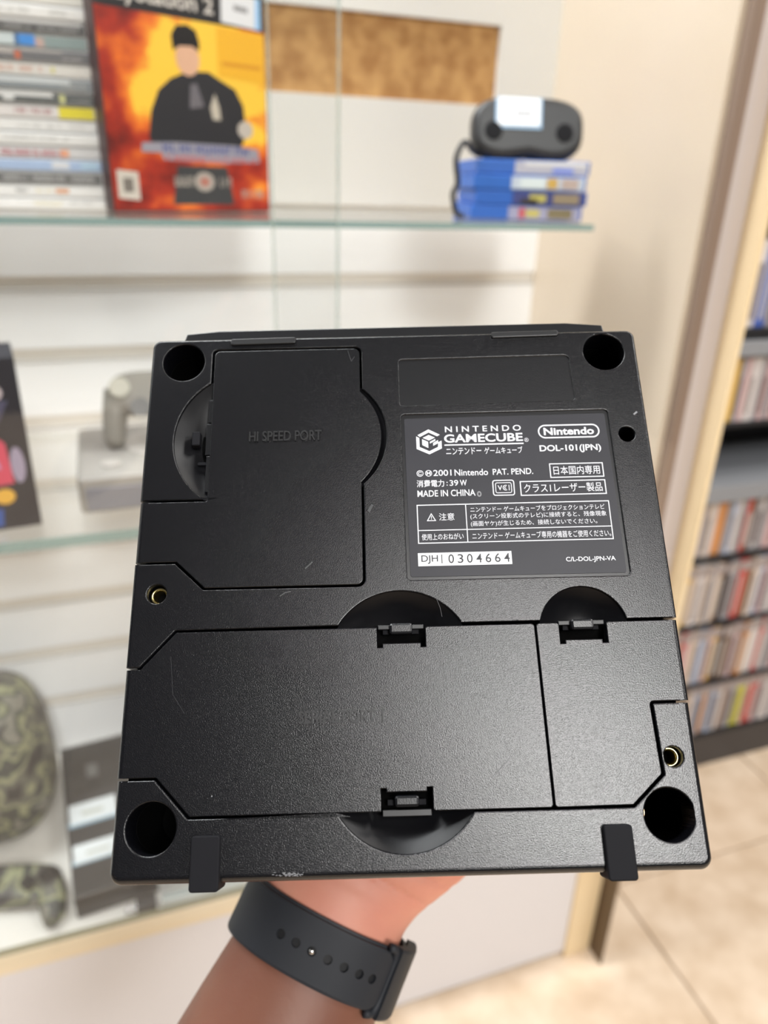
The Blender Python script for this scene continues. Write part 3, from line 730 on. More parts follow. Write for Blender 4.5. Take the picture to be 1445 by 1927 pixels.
for where_, (z, h, cols) in seq.items():
    cols = cols.split(',')
    start = {'on the lowest rack shelf': 1.00, 'on the second rack shelf from below': .935, 'on the third rack shelf from below': .905, 'on the fourth rack shelf from below': .875, 'on the rack shelf above the empty black gap': .875, 'on the topmost rack shelf in view': .89}[where_]
    x = start - .0106 * 2; n = 0
    while x < start + .0106 * (len(cols) + 5):
        j = round((x - start) / .0106)
        col = cols[j] if 0 <= j < len(cols) else ('cream' if j < 0 else ['white', 'grey', 'pink', 'brown', 'cream'][j % 5])
        me, m2, m3 = jewel(h, col)
        t = bpy.data.objects.new('disc_case', me); COL.objects.link(t)
        t.location = (x, .9135 + .004 + R.uniform(0, .004), z)
        n += 1
        lab = ('%s-spined disc case %s from the left end %s' % (col, ORD[n - 1], where_)).replace('pale blue', 'pale-blue').replace(' from the left end', ' from left')
        tag(t, lab, 'disc case', 'upright disc cases ' + where_)
        if z < .45:
            c = bpy.data.objects.new('spine_header', m2); COL.objects.link(c); c.parent = t
        if R.random() < .6:
            c = bpy.data.objects.new('spine_title', m3); COL.objects.link(c); c.parent = t
        x += .0106

# ================================================================== THE HELD CONSOLE
CM = Matrix(((0.9491, -0.1776, 0.2601, 0.0097),
             (-0.3111, -0.6572, 0.6865, 0.2438),
             (0.0490, -0.7325, -0.6790, 1.1 - 0.0478),
             (0, 0, 0, 1)))
# orthonormalise
u = Vector((CM[0][0], CM[1][0], CM[2][0])).normalized(); v_ = Vector((CM[0][1], CM[1][1], CM[2][1])); v_ = (v_ - u * v_.dot(u)).normalized(); n_ = u.cross(v_)
for r in range(3): CM[r][0] = u[r]; CM[r][1] = v_[r]; CM[r][2] = n_[r]
con = tag(empty('game_console', matrix=CM), 'black cube-shaped game console held up with its underside facing the viewer', 'console')

# outlines in mm: x right, y down, seen on the underside
A = rounded([(.85, .85, 1.6), (149.15, .85, 1.6), (149.15, 90.75), (136.2, 90.75)] + arc(124.3, 93.6, 12.1, -14, -166, 20) + [(112.4, 90.75), (90.9, 90.75)]
  + arc(74.0, 101.4, 19.9, -32.2, -147.8, 28) + [(57.0, 90.76), (12.8, 91.0, .6), (3.8, 100.75, .6), (.85, 100.75), (.85, 72.15), (11.4, 72.15, .6), (19.7, 79.85, .6), (64.7, 80.0, 2), (64.75, 49.6)]
  + arc(51.4, 34.0, 20.4, 49.0, -49.0, 24) + [(64.75, 18.4), (64.75, 3.9, 2.2), (18.75, 3.9, 1.6), (18.75, 15.2)]
  + arc(31.1, 34.3, 22.5, 236.5, 123.0, 28) + [(18.95, 53.15), (.85, 53.15)])
Bo = rounded([(1.2, 129.35), (9.95, 129.35, .6), (18.95, 138.85, .6), (57.0, 138.85)] + arc(74.1, 127.9, 20.35, 147.5, 32.6, 28)
  + [(91.3, 138.8), (132.0, 138.8, .8), (140.65, 131.35, .8), (140.05, 113.45, .5), (148.8, 113.45), (148.8, 152.1, 1.6), (1.2, 152.1, 1.6)])
holes = [ring_pts(10.0, 8.0, 6.35), ring_pts(139.8, 7.6, 6.3), ring_pts(143.4, 35.6, 2.4, 28), ring_pts(6.9, 80.7, 2.7, 28)]
holesB = [ring_pts(9.8, 140.8, 6.35), ring_pts(140.55, 140.8, 6.45), ring_pts(143.6, 126.9, 2.55, 28)]
label_hole = rounded([(76.3, 27.6, 1.2), (138.4, 27.4, 1.2), (138.8, 78.6, 1.2), (76.5, 78.4, 1.2)])
blank_hole = rounded([(76.2, 8.9, 1.2), (128.6, 8.5, 1.6), (129.0, 23.9, .8), (76.2, 24.5, .8)])
slotL_ = rounded([(24.0, .55, .8), (45.0, .35, .8), (45.0, 3.3, .8), (24.0, 3.4, .8)])
slotR_ = rounded([(105.0, .3, .8), (126.6, 0.25, .8), (126.6, 2.6, .8), (105.0, 2.7, .8)])
shell = plate('bottom_shell', [A, label_hole, blank_hole] + holes, 0, 9, M['grain'], con, .38, 3, 'grained black underside housing')
plate('bottom_shell', [Bo] + holesB, 0, 9, M['grain'], con, .38, 3, 'grained black rim of the underside at the lower edge')
# rounded outer rim, broken where the seams run out
def rim(path, m, r=1.5, inner=2.6):
    prof = [(-inner, -.006), (-r, -.006)] + [(-r + r * math.sin(math.radians(a)), r - r * math.cos(math.radians(a)) - .006) for a in (12, 25, 38, 51, 64, 77, 90)] + [(0, 9), (-inner, 9)]
    bm = bmesh.new(); rows = []
    P = [Vector(p) for p in path]
    for i, p in enumerate(P):
        a = P[max(i - 1, 0)]; b = P[min(i + 1, len(P) - 1)]; d = (b - a).normalized(); n = Vector((d.y, -d.x))
        rows.append([bm.verts.new(((p.x + n.x * o) * .001, (p.y + n.y * o) * .001, z * .001)) for o, z in prof])
    for a, b in zip(rows, rows[1:]):
        for k in range(len(prof)): bm.faces.new((a[k], a[(k + 1) % len(prof)], b[(k + 1) % len(prof)], b[k]))
    bm.faces.new(rows[0]); bm.faces.new(rows[-1][::-1])
    return bm_obj('rounded_rim', bm, m, con)
def corner(cx, cy, r, a0, a1): return arc(cx, cy, r, a0, a1, 8)
rim([(0, 53.1), (0, 30)] + corner(2.6, 2.6, 2.6, 180, 270) + [(75, 0)] + corner(147.4, 2.6, 2.6, 270, 360) + [(150, 45), (150, 90.7)], M['grain'], .95, 1.28)
rim([(0, 71.55), (0, 53.8)], M['grain']); rim([(0, 100.7), (0, 72.2)], M['grain'], .95, 1.28); rim([(0, 128.7), (0, 101.35)], M['grain'])
rim([(150, 91.45), (150, 112.8)], M['grain'])
rim([(150, 113.5), (150, 130)] + corner(146.9, 150.6, 3.1, 0, 90) + [(75, 153.7)] + corner(3.1, 150.6, 3.1, 90, 180) + [(0, 140), (0, 129.4)], M['grain'], 2.1, 3.1)
# second layer with the wells, then the body
full = rounded([(.3, .3, 2.4), (149.7, .3, 2.4), (149.7, 153.2, 2.8), (.3, 153.2, 2.8)])
plate('inner_layer', [full] + [ring_pts(10.0, 8.0, 6.3), ring_pts(139.8, 7.6, 6.25), ring_pts(143.4, 35.6, 2.35, 28), ring_pts(6.9, 80.7, 2.6, 28),
      ring_pts(9.8, 140.8, 6.3), ring_pts(140.55, 140.8, 6.4), ring_pts(143.6, 126.9, 2.5, 28)], 9, 34, M['pit'], con, .1, 1, 'black inner layer with deep wells')
for wx_, wy_, wr_ in ((10.0, 8.0, 6.2), (139.8, 7.6, 6.2), (143.4, 35.6, 2.3), (9.8, 140.8, 6.2), (140.55, 140.8, 6.3)):
    plate('well_floor', [ring_pts(wx_, wy_, wr_, 32)], 32.6, 33.8, M['pit'], con, .1, 1)
plate('body', [full], 34, 104, M['satin'], con, 1.5, 3)
plate('upper_shell', [rounded([(1.5, 1.5, 5), (148.5, 1.5, 5), (148.5, 152, 5), (1.5, 152, 5)])], 104, 109, M['satin'], con, 1.8, 3)
plate('disc_cover', [ring_pts(75, 76, 58, 64)], 106, 110, M['satin'], con, 1.2, 3, 'round disc cover on the far side')
# block that stands out above the top edge
plate('front_block', [rounded([(7.6, .8), (9.2, -4.6, .4), (19.4, -5.5, .8), (130.2, -5.7, .8), (141.8, -4.6, .4), (142.6, .8)])], 4.2, 66, M['satin'], con, .35, 2, 'raised block along the top edge')
for name, lp, z in (('ridge', rounded([(24.3, .5, .7), (44.5, .3, .7), (44.5, 2.5, .7), (24.3, 2.7, .7)]), -.75), ('ridge', rounded([(105.3, .1, .7), (126.2, -.1, .7), (126.2, 1.9, .7), (105.3, 2.2, .7)]), -.75)):
    plate(name, [lp], z, 2, M['smooth'], con, .35, 2)
# brass screw seats
for (x, y, r, dx, dy) in ((6.9, 80.7, 2.6, .55, .5), (143.6, 126.9, 2.5, -.75, 0.1)):
    bm = bmesh.new()
    for k, (ra, z) in enumerate(((2.45, 2.2), (2.0, 2.9), (1.75, 3.8), (1.7, 6.5))):
        pass
    prof = [(2.5, 2.6), (2.15, 2.3), (1.75, 2.7), (1.6, 3.6), (1.75, 4.2), (1.6, 4.8), (1.75, 5.4), (1.6, 7)]
    rings = [[bm.verts.new(((x + dx * .35 + a * math.cos(2 * PI * i / 32)) * .001, (y + dy * .35 + a * math.sin(2 * PI * i / 32)) * .001, z * .001)) for i in range(32)] for a, z in prof]
    for a, b in zip(rings, rings[1:]):
        for i in range(32): bm.faces.new((a[i], a[(i + 1) % 32], b[(i + 1) % 32], b[i]))
    bm_obj('screw_seat', bm, M['brass'], con, label='brass threaded screw seat', smooth=True)
    bm = bmesh.new(); cyl(bm, (x * .001, y * .001), .0025, .0071, .0074, 24); bm_obj('screw_floor', bm, M['pit'], con)
# metal glint deep in the lower right well
bm = bmesh.new(); tube(bm, [(.1385, .1412, .020), (.1388, .1411, .030)], [.0022, .0022], 20, up=(0, 1, 0)); bm_obj('well_screw', bm, mat('dull_bronze', (.25, .17, .11), .3, metal=1), con)

# finger scoops
def scoop(cx, cy, r, depth, label):
    bm = bmesh.new(); rings = []
    for i in range(13):
        q = i / 12; rr = r * q
        z = .7 + depth * (1 - q ** 2.4)
        rings.append([bm.verts.new(((cx + rr * math.cos(2 * PI * k / 64)) * .001, (cy + rr * math.sin(2 * PI * k / 64)) * .001, z * .001)) for k in range(64)] if i else [bm.verts.new((cx * .001, cy * .001, z * .001))])
    for k in range(64): bm.faces.new((rings[0][0], rings[1][k], rings[1][(k + 1) % 64]))
    for a, b in zip(rings[1:], rings[2:]):
        for k in range(64): bm.faces.new((a[k], a[(k + 1) % 64], b[(k + 1) % 64], b[k]))
    return bm_obj('finger_scoop', bm, M['scoop'], con, label=label, smooth=True)
scoop(124.3, 93.6, 12.25, 6.2, 'small curved scoop above the right cover')
scoop(74.0, 101.4, 19.9, 7.6, 'wide curved scoop above the long cover')
scoop(74.1, 127.9, 20.34, 7.4, 'wide curved scoop below the long cover')
scoop(51.4, 34.0, 20.7, 6.5, 'curved scoop at the right of the upper cover')
scoop(31.1, 34.3, 22.65, 7.4, 'curved scoop at the left of the upper cover')

# the three covers
hs = rounded([(1.2, 53.75), (19.45, 53.75, .4), (19.45, 4.45, 1.7), (64.15, 4.45, 1.9), (64.15, 19.3)] + arc(49.6, 34.1, 20.7, -45.2, 45.0, 26)
   + [(64.15, 48.9), (64.15, 79.35, 1.8), (20.0, 79.3, .6), (11.75, 71.6, .6), (1.2, 71.6)])
c1 = plate('port_cover', [hs], 0, 2.6, M['grain'], con, .24, 2, 'large upper port cover lettered HI SPEED PORT')
sp_ = rounded([(1.2, 101.3), (4.05, 101.3, .6), (13.05, 91.55, .6), (67.7, 91.5), (67.7, 97.0), (69.1, 97.0), (69.1, 95.9), (79.5, 95.9), (79.5, 97.0), (80.8, 97.0),
    (80.8, 91.5, .8), (110.72, 91.45, 1), (111.45, 138.35, .9), (80.95, 138.35, .8), (80.95, 132.7), (79.6, 132.7), (79.6, 133.7), (69.2, 133.7), (69.2, 132.8), (67.8, 132.8),
    (67.8, 138.3), (19.3, 138.25, .6), (10.25, 128.75, .6), (1.2, 128.75)])
c2 = plate('port_cover', [sp_], 0, 2.6, M['grain'], con, .24, 2, 'long lower port cover lettered SERIAL PORT 1')
c3p = rounded([(111.1, 91.45, 1), (117.4, 91.4, .8), (117.4, 97.1), (118.7, 97.1), (118.7, 96.1), (128.9, 96.1), (128.9, 97.1), (130.3, 97.1),
    (130.3, 91.4, .8), (148.8, 91.4), (148.8, 112.85), (139.3, 112.85, 1.1), (139.95, 131.0, .8), (131.7, 138.2, .8), (111.85, 138.35, .9)])
c3 = plate('port_cover', [c3p], 0, 2.6, M['grain'], con, .24, 2, 'narrow right port cover without lettering')
# raised lettering
bm = bmesh.new(); fit_text(bm, 'HI SPEED PORT', (31.0, 32.1, 52.5, 35.4), -.02, 0.012, .12)
bm_obj('raised_lettering', bm, M['smooth'], c1, label='raised lettering HI SPEED PORT')
bm = bmesh.new(); fit_text(bm, 'SERIAL PORT 1', (46.5, 113.1, 69.0, 116.4), -.02, 0.012, .12)
bm_obj('raised_lettering', bm, M['smooth'], c2, label='raised lettering SERIAL PORT 1')
# latches
def bx_mm(name, a, b, m, parent=con, bev=.15, label=None):
    return box(name, tuple(x * .001 for x in a), tuple(x * .001 for x in b), m, parent, bev * .001, 2, label)
def latch(cx, y0, y1, tab, bar, label):
    o = bx_mm('latch_well', (cx - 6.7, y0, 4.8), (cx + 6.7, y1, 5.2), M['pit'], con, .05, label)
    bx_mm('latch_bar', (cx - 6.3, bar[0], 1.2), (cx + 6.3, bar[1], 3.2), M['smooth'], o, .2)
    bx_mm('latch_tab', (cx - 3.15, tab[0] - .1, -.3), (cx + 3.15, tab[1] + .1, 2.5), M['satin'], o, .7)
    for s in (-1, 1): bx_mm('latch_arm', (cx + s * 3.9 - 1.1, min(tab) + .9, 2.2), (cx + s * 3.9 + 1.1, max(tab) - .2, 3.4), M['rubber'], o, .2)
latch(74.2, 90.6, 96.9, (90.5, 93.4), (90.7, 92.0), 'catch at the top of the long cover')
latch(123.8, 90.6, 97.0, (90.6, 93.4), (90.7, 92.0), 'catch at the top of the right cover')
latch(74.35, 132.8, 139.2, (134.6, 137.2), (137.9, 139.6), 'catch at the bottom of the long cover')
# side catch and ledge at the left of the upper cover
o = bx_mm('cover_ledge', (18.2, 20.5, 1.5), (19.6, 28.0, 3.5), M['satin'], con, .1)
bx_mm('cover_ledge', (17.7, 28.4, 1.7), (19.6, 38.5, 3.5), M['satin'], con, .1)
bx_mm('cover_ledge', (18.2, 39.0, 1.5), (19.6, 50.3, 3.5), M['satin'], con, .1)
o = bx_mm('latch_well', (14.2, 31.0, 5.2), (18.6, 43.0, 5.6), M['pit'], con, .05, 'catch at the left of the upper cover')
bx_mm('latch_tab', (13.8, 31.3, .5), (16.2, 35.8, 3.2), M['rubber'], o, .35)
bx_mm('latch_arm', (15.4, 40.4, 2.6), (18.0, 41.4, 3.6), M['rubber'], o, .2)
# rubber feet that wrap round the lower edge
for (a, b) in ((20.4, 27.7), (123.0, 130.2)):
    plate('clip', [rounded([(a, 142.6, .9), (b, 142.6, .9), (b + .1, 155.4, .9), (a, 155.4, .9)])], -1.7, 7.0, M['rubber'], con, .45, 3, 'black rubber clip over the lower edge')
# recessed blank panel and rating label
plate('blank_panel', [rounded([(76.0, 8.6, 1), (128.8, 8.3, 1.4), (129.2, 24.2, .8), (76.0, 24.7, .8)])], .35, 2.5, M['satin'], con, .1, 1, 'smooth recessed rectangle')
plate('label_bed', [rounded([(76.1, 27.3, 1), (138.7, 27.1, 1), (139.0, 78.8, 1), (76.3, 78.6, 1)])], .45, 2.5, M['satin'], con, .1, 1)
st = plate('rating_label', [rounded([(77.2, 28.9, .7), (137.5, 28.5, .7), (137.9, 77.8, .7), (77.4, 77.6, .7)])], .25, .5, M['sticker'], con, .04, 1, 'dark grey rating label printed in silver')
# fine edge line of the label recess
ZP = .235
bm = bmesh.new()
fit_text(bm, 'N I N T E N D O', (89.3, 31.7, 112.0, 33.6), ZP, .012)
fit_text(bm, '\u30cb\u30f3\u30c6\u30f3\u30c9\u30fc', (89.3, 38.7, 99.7, 40.9), ZP, .004)
fit_text(bm, '\u30b2\u30fc\u30e0\u30ad\u30e5\u30fc\u30d6', (100.6, 38.7, 111.9, 40.9), ZP, .004)
fit_text(bm, 'GAMECUBE', (88.9, 34.3, 112.3, 37.0), ZP, .022)
fit_text(bm, '\u00ae', (112.7, 36.0, 114.0, 37.3), ZP, 0)
rect(bm, 88.9, 37.55, 112.4, 37.95, ZP)
oval = [(117.0, 31.9), (135.5, 31.9), (135.5, 36.3), (117.0, 36.3)]
rect_frame(bm, 117.0, 31.9, 135.4, 36.35, .42, ZP, 2.2)
fit_text(bm, 'Nintendo', (118.7, 32.9, 133.7, 35.3), ZP, .028)
fit_text(bm, 'DOL-101(JPN)', (117.0, 38.5, 135.2, 41.1), ZP, .02)
fit_text(bm, '\u00a9', (80.3, 45.6, 82.3, 47.6), ZP, .004)
band(bm, ring_pts(83.8, 46.6, 1.0, 28), ring_pts(83.8, 46.6, .82, 28), ZP)
fit_text(bm, 'M', (83.2, 46.05, 84.4, 47.15), ZP, .004)
fit_text(bm, '2001', (85.2, 45.6, 90.5, 47.5), ZP, .01)
fit_text(bm, 'Nintendo', (91.4, 45.6, 101.2, 47.6), ZP, .01)
fit_text(bm, 'PAT. PEND.', (102.6, 45.7, 114.4, 47.6), ZP, .01)
fit_text(bm, '\u6d88\u8cbb\u96fb\u529b', (80.2, 48.7, 88.2, 50.9), ZP, .008)
fit_text(bm, ':', (88.9, 49.4, 89.2, 50.6), ZP, .01)
fit_text(bm, '39', (89.8, 48.9, 92.3, 50.7), ZP, .01)
fit_text(bm, 'W', (92.8, 48.9, 94.8, 50.7), ZP, .01)
fit_text(bm, 'MADE IN CHINA', (80.3, 51.9, 97.1, 53.9), ZP, .01)
rect_frame(bm, 119.3, 44.4, 135.1, 48.95, .3, ZP)
fit_text(bm, '\u65e5\u672c\u56fd\u5185\u5c02\u7528', (120.4, 45.3, 134.0, 48.0), ZP, .0)
rect_frame(bm, 110.2, 49.75, 135.2, 54.3, .3, ZP)
fit_text(bm, '\u30af\u30e9\u30b91\u30ec\u30fc\u30b6\u30fc\u88fd\u54c1', (111.3, 50.6, 134.1, 53.4), ZP, .0)
rect_frame(bm, 102.2, 49.2, 108.6, 54.1, .3, ZP, .8)
rect_frame(bm, 103.0, 50.0, 107.8, 53.3, .2, ZP, .6)
fit_text(bm, 'V', (103.7, 50.9, 105.0, 52.4), ZP, .01)
for r_ in (.85, .4):
    a_ = arc(106.0, 51.65, r_, 60, 300, 16); b_ = arc(106.0, 51.65, r_ - .2, 60, 300, 16)
    for i in range(16): poly(bm, [a_[i], a_[i + 1], b_[i + 1], b_[i]], ZP)
rect(bm, 106.9, 50.8, 107.1, 52.5, ZP)
# table
rect_frame(bm, 79.9, 56.3, 135.5, 68.0, .28, ZP)
rect(bm, 93.9, 56.5, 94.15, 67.8, ZP); rect(bm, 80.1, 63.95, 135.3, 64.2, ZP)
tri_o = [(84.0, 58.9), (85.35, 61.3), (82.65, 61.3)]; tri_i = [(84.0, 59.35), (84.95, 61.07), (83.05, 61.07)]
band(bm, tri_o, tri_i, ZP); rect(bm, 83.9, 59.8, 84.1, 60.5, ZP); rect(bm, 83.9, 60.65, 84.1, 60.85, ZP)
fit_text(bm, '\u6ce8\u610f', (86.2, 59.0, 90.6, 61.2), ZP, 0)
fit_text(bm, '\u30cb\u30f3\u30c6\u30f3\u30c9\u30fc \u30b2\u30fc\u30e0\u30ad\u30e5\u30fc\u30d6\u3092\u30d7\u30ed\u30b8\u30a7\u30af\u30b7\u30e7\u30f3\u30c6\u30ec\u30d3', (95.3, 57.3, 134.0, 58.9), ZP, 0)
fit_text(bm, '(\u30b9\u30af\u30ea\u30fc\u30f3\u6295\u5f71\u5f0f\u306e\u30c6\u30ec\u30d3)\u306b\u63a5\u7d9a\u3059\u308b\u3068\u3001\u6b8b\u50cf\u73fe\u8c61', (95.2, 59.4, 134.3, 61.2), ZP, 0)
fit_text(bm, '(\u753b\u9762\u30e4\u30b1)\u304c\u751f\u3058\u308b\u305f\u3081\u3001\u63a5\u7d9a\u3057\u306a\u3044\u3067\u304f\u3060\u3055\u3044\u3002', (95.2, 61.6, 131.4, 63.4), ZP, 0)
fit_text(bm, '\u4f7f\u7528\u4e0a\u306e\u304a\u306d\u304c\u3044', (81.0, 65.1, 92.9, 67.0), ZP, 0)
fit_text(bm, '\u30cb\u30f3\u30c6\u30f3\u30c9\u30fc \u30b2\u30fc\u30e0\u30ad\u30e5\u30fc\u30d6\u5c02\u7528\u306e\u6a5f\u5668\u3092\u3054\u4f7f\u7528\u304f\u3060\u3055\u3044\u3002', (95.4, 65.1, 134.9, 67.1), ZP, 0)
fit_text(bm, 'C/L-DOL-JPN-VA', (121.3, 72.9, 135.3, 74.6), ZP, .012)
# cube emblem: drawn on a 150-unit grid round its centre
def E_(pts): poly(bm, [(84.35 + x * .0505, 36.45 + y * .0505) for x, y in pts], ZP)
E_([(-66, -42), (0, -78), (0, -58), (-52, -30)]); E_([(0, -78), (66, -42), (50, -32), (0, -58)])
E_([(-74, -34), (-56, -24), (-56, 34), (-74, 46)]); E_([(-74, 46), (-56, 34), (0, 62), (0, 82)])
E_([(0, 62), (52, 36), (74, 46), (0, 82)]); E_([(54, 6), (74, -4), (74, 46), (52, 36)]); E_([(24, 10), (54, -8), (54, 12), (24, 28)])
E_([(0, -42), (36, -24), (0, -6), (-36, -24)]); E_([(-40, -16), (-5, 2), (-5, 42), (-40, 22)]); E_([(5, 2), (38, -16), (38, -4), (5, 14)])
bm_obj('printed_lettering', bm, M['print'], st, label='silver printed words and symbols')
bm = bmesh.new(); rect(bm, 79.7, 70.75, 106.1, 74.55, ZP); sb = bm_obj('serial_plate', bm, M['paper'], st, label='white serial number plate')
bm = bmesh.new(); fit_text(bm, 'DJH', (80.6, 71.4, 85.3, 73.95), ZP - .01, 0.012)
for i, ch in enumerate('10304664'):
    cx_ = 86.4 + i * 2.62
    fit_text(bm, ch, (cx_ - (.14 if ch == '1' else .8), 71.3, cx_ + (.14 if ch == '1' else .8), 73.9), ZP - .01, .008)
bm_obj('serial_number', bm, M['ink'], st, label='dark serial number')
# scuffs
def flecks(name, cx, cy, rx, ry, n, size, m, lab, z=-.06, parent=con):
    bm = bmesh.new()
    for i in range(n):
        x = cx + R.gauss(0, rx); y = cy + R.gauss(0, ry); a = R.uniform(-.3, .3); l = size * R.uniform(.4, 1.4); w = size * R.uniform(.15, .35)
        poly(bm, [(x - l * math.cos(a), y - l * math.sin(a)), (x, y - w), (x + l * math.cos(a), y + l * math.sin(a)), (x, y + w)], z)
    o = bm_obj(name, bm, m, parent, label=lab); o['kind'] = 'stuff'; return o
flecks('scuff', 44.5, 152.0, 1.8, .22, 60, .35, M['scuff'], 'pale scuff on the lower edge')
def scratch(pts, w, m=None, z=-.055):
    bm = bmesh.new()
    for (a, b) in zip(pts, pts[1:]):
        d = (Vector(b) - Vector(a)).normalized(); nrm = Vector((-d.y, d.x)) * w / 2
        poly(bm, [Vector(a) + nrm, Vector(b) + nrm, Vector(b) - nrm, Vector(a) - nrm], z)
    return bm_obj('scratch', bm, m or M['scuff_dim'], con)
scratch([(41, 82.2), (42.5, 81.2), (44, 80.9)], .3); scratch([(146.2, 29.3), (147.3, 28.4)], .5, M['scuff'])
scratch([(124, 134.8), (126.2, 132.5)], .12, M['scuff']); scratch([(96, 131), (101, 126.5)], .08)
scratch([(84, 83.0), (85.2, 86.5), (85.6, 89.0)], .12); scratch([(66, 58), (67.2, 56)], .7)
scratch([(24.7, 133.4), (24.9, 133.6)], .3, M['scuff']); scratch([(60.5, 5.2), (61.6, 9.0), (62.6, 7.4)], .12)
scratch([(48, 74.5), (50, 72.6)], .35); scratch([(12, 98), (13.2, 108), (16.6, 113)], .07)
for q in ((99.2, 50.9), (100.1, 51.6)): pass
bm = bmesh.new(); band(bm, [(98.2 + .55 * math.cos(a_ * .5236) * 1.2, 53.4 + .9 * math.sin(a_ * .5236)) for a_ in range(12)], [(98.2 + .3 * math.cos(a_ * .5236), 53.4 + .45 * math.sin(a_ * .5236)) for a_ in range(12)], ZP)
bm_obj('scratch', bm, M['scuff'], st)

# ================================================================== THE HAND AND THE WATCH
def L(p): return CM @ Vector((p[0] * .001, p[1] * .001, p[2] * .001))
person_m = CM.copy()
bm = bmesh.new()
def T(pts, rad, seg=22):
    tube(bm, [Vector(p) * .001 for p in pts], [(a * .001, b * .001) for a, b in rad], seg, up=(0, 0, 1))
ax = Vector((-.44, .90, 0)).normalized()
Wc = Vector((48, 177.5, 128))
def P_(d, s=0, n=0):                             # d mm towards the elbow, s sideways
    sd = Vector((ax.y, -ax.x, 0)); q = Wc + ax * d + sd * s; return (q.x, q.y, q.z + n)
T([P_(-8), P_(0), P_(18), P_(45), P_(90), P_(150), P_(220), P_(255)], [(30, 20), (29.5, 20.5), (30, 22), (34, 27), (40, 34), (44, 40), (43, 41), (36, 34)], 32)
# palm: from the wrist to the knuckles, under the far side of the console
T([P_(4), P_(-12), P_(-34, 4, -2), P_(-60, 6, -3), P_(-84, 8, -4), P_(-100, 8, -4), P_(-106, 8, -4)], [(28, 19), (32, 18.5), (40, 16.5), (42, 14), (41, 12.5), (38, 11), (30, 7)], 32)
T([P_(-14, 24, -2), P_(-34, 28, -4), P_(-58, 28, -4)], [(10, 9), (14, 11), (9, 8)], 18)          # heel on the little finger side
T([P_(-10, -14, -3), P_(-34, -22, -5), P_(-60, -26, -5)], [(12, 10), (17, 12), (10, 9)], 18)     # base of the thumb
fing = [(-26, 100, [40, 26, 21], -.16), (-6, 104, [44, 29, 23], -.04), (14, 102, [41, 27, 22], .06), (33, 94, [32, 21, 19], .20)]
sdv = Vector((ax.y, -ax.x, 0))
tips = []
for s, d0, ls, spread in fing:
    q = Wc - ax * (d0 - 14) + sdv * (s + 6) + Vector((0, 0, -6)); dr = (-ax + sdv * spread).normalized()
    pts = [q]; r = [(9.2, 9)]; bend = (0.10, .03, -.02)
    for k, l in enumerate(ls):
        dd = (dr + Vector((0, 0, bend[k]))).normalized(); 
        for f in (.5, 1.0):
            pts.append(q + dd * l * f); rr = (8.9 - k * .8 - (0 if f < 1 else -.3)); r.append((rr, rr * .95))
        q = q + dd * l
    pts.append(q + dd * 3.5); r.append((4.0, 3.8)); tips.append((q, dd))
    T([tuple(p) for p in pts], r, 16)
q = Wc - ax * 30 + sdv * (-30); th = [(q, 13), (q - ax * 22 - sdv * 16, 11.5), (q - ax * 44 - sdv * 24, 10.3), (q - ax * 60 - sdv * 27, 9.6), (q - ax * 72 - sdv * 28, 8.6), (q - ax * 76 - sdv * 28, 4.5)]
T([(p.x, p.y, p.z - 6) for p, _ in th], [(r_, r_ * .95) for _, r_ in th], 18)
me = bpy.data.meshes.new('tmp'); bmesh.ops.recalc_face_normals(bm, faces=bm.faces); bm.to_mesh(me); bm.free()
to = bpy.data.objects.new('tmp', me); COL.objects.link(to)
md = to.modifiers.new('r', 'REMESH'); md.mode = 'VOXEL'; md.voxel_size = .0016; md.use_smooth_shade = True
ms = to.modifiers.new('s', 'SMOOTH'); ms.factor = .6; ms.iterations = 9
me2 = evaluate(to); bpy.data.objects.remove(to)
# palm skin never passes the console's far face; shallow creases at the wrist and palm
for v in me2.vertices:
    c = v.co * 1000; rel = Vector((c.x, c.y, 0)) - Vector((Wc.x, Wc.y, 0)); d = rel.dot(ax); s = rel.dot(sdv)
    if c.z < Wc.z:
        cr = 0
        for d0, k in ((-17, .10), (-22, -.05)): cr += math.exp(-((d - d0 - k * s) / 1.1) ** 2) * 1.5
        cr += math.exp(-((s - 6 + (d + 30) * .55) / 1.3) ** 2) * 2.4 * (1 if -62 < d < -22 else 0)
        v.co.z += cr * .001
    if c.y < 158 and v.co.z < .1102: v.co.z = .1102
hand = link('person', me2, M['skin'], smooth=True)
hand.matrix_world = CM
tag(hand, 'bare left forearm and hand, palm up, supporting the console from behind', 'person')
for q, dd in tips:
    bm = bmesh.new(); superbox(bm, .0050, .0062, .0014, .8, 18, 8)
    y = dd.normalized(); z = Vector((0, 0, 1)); x = y.cross(z).normalized(); z = x.cross(y)
    mm = Matrix((( x.x, y.x, z.x, 0), (x.y, y.y, z.y, 0), (x.z, y.z, z.z, 0), (0, 0, 0, 1)))
    pos = q * .001 + z * .0062 - y * .002
    bmesh.ops.transform(bm, matrix=Matrix.Translation(pos) @ mm, verts=bm.verts)
    bm_obj('fingernail', bm, M['nail'], hand, smooth=True)

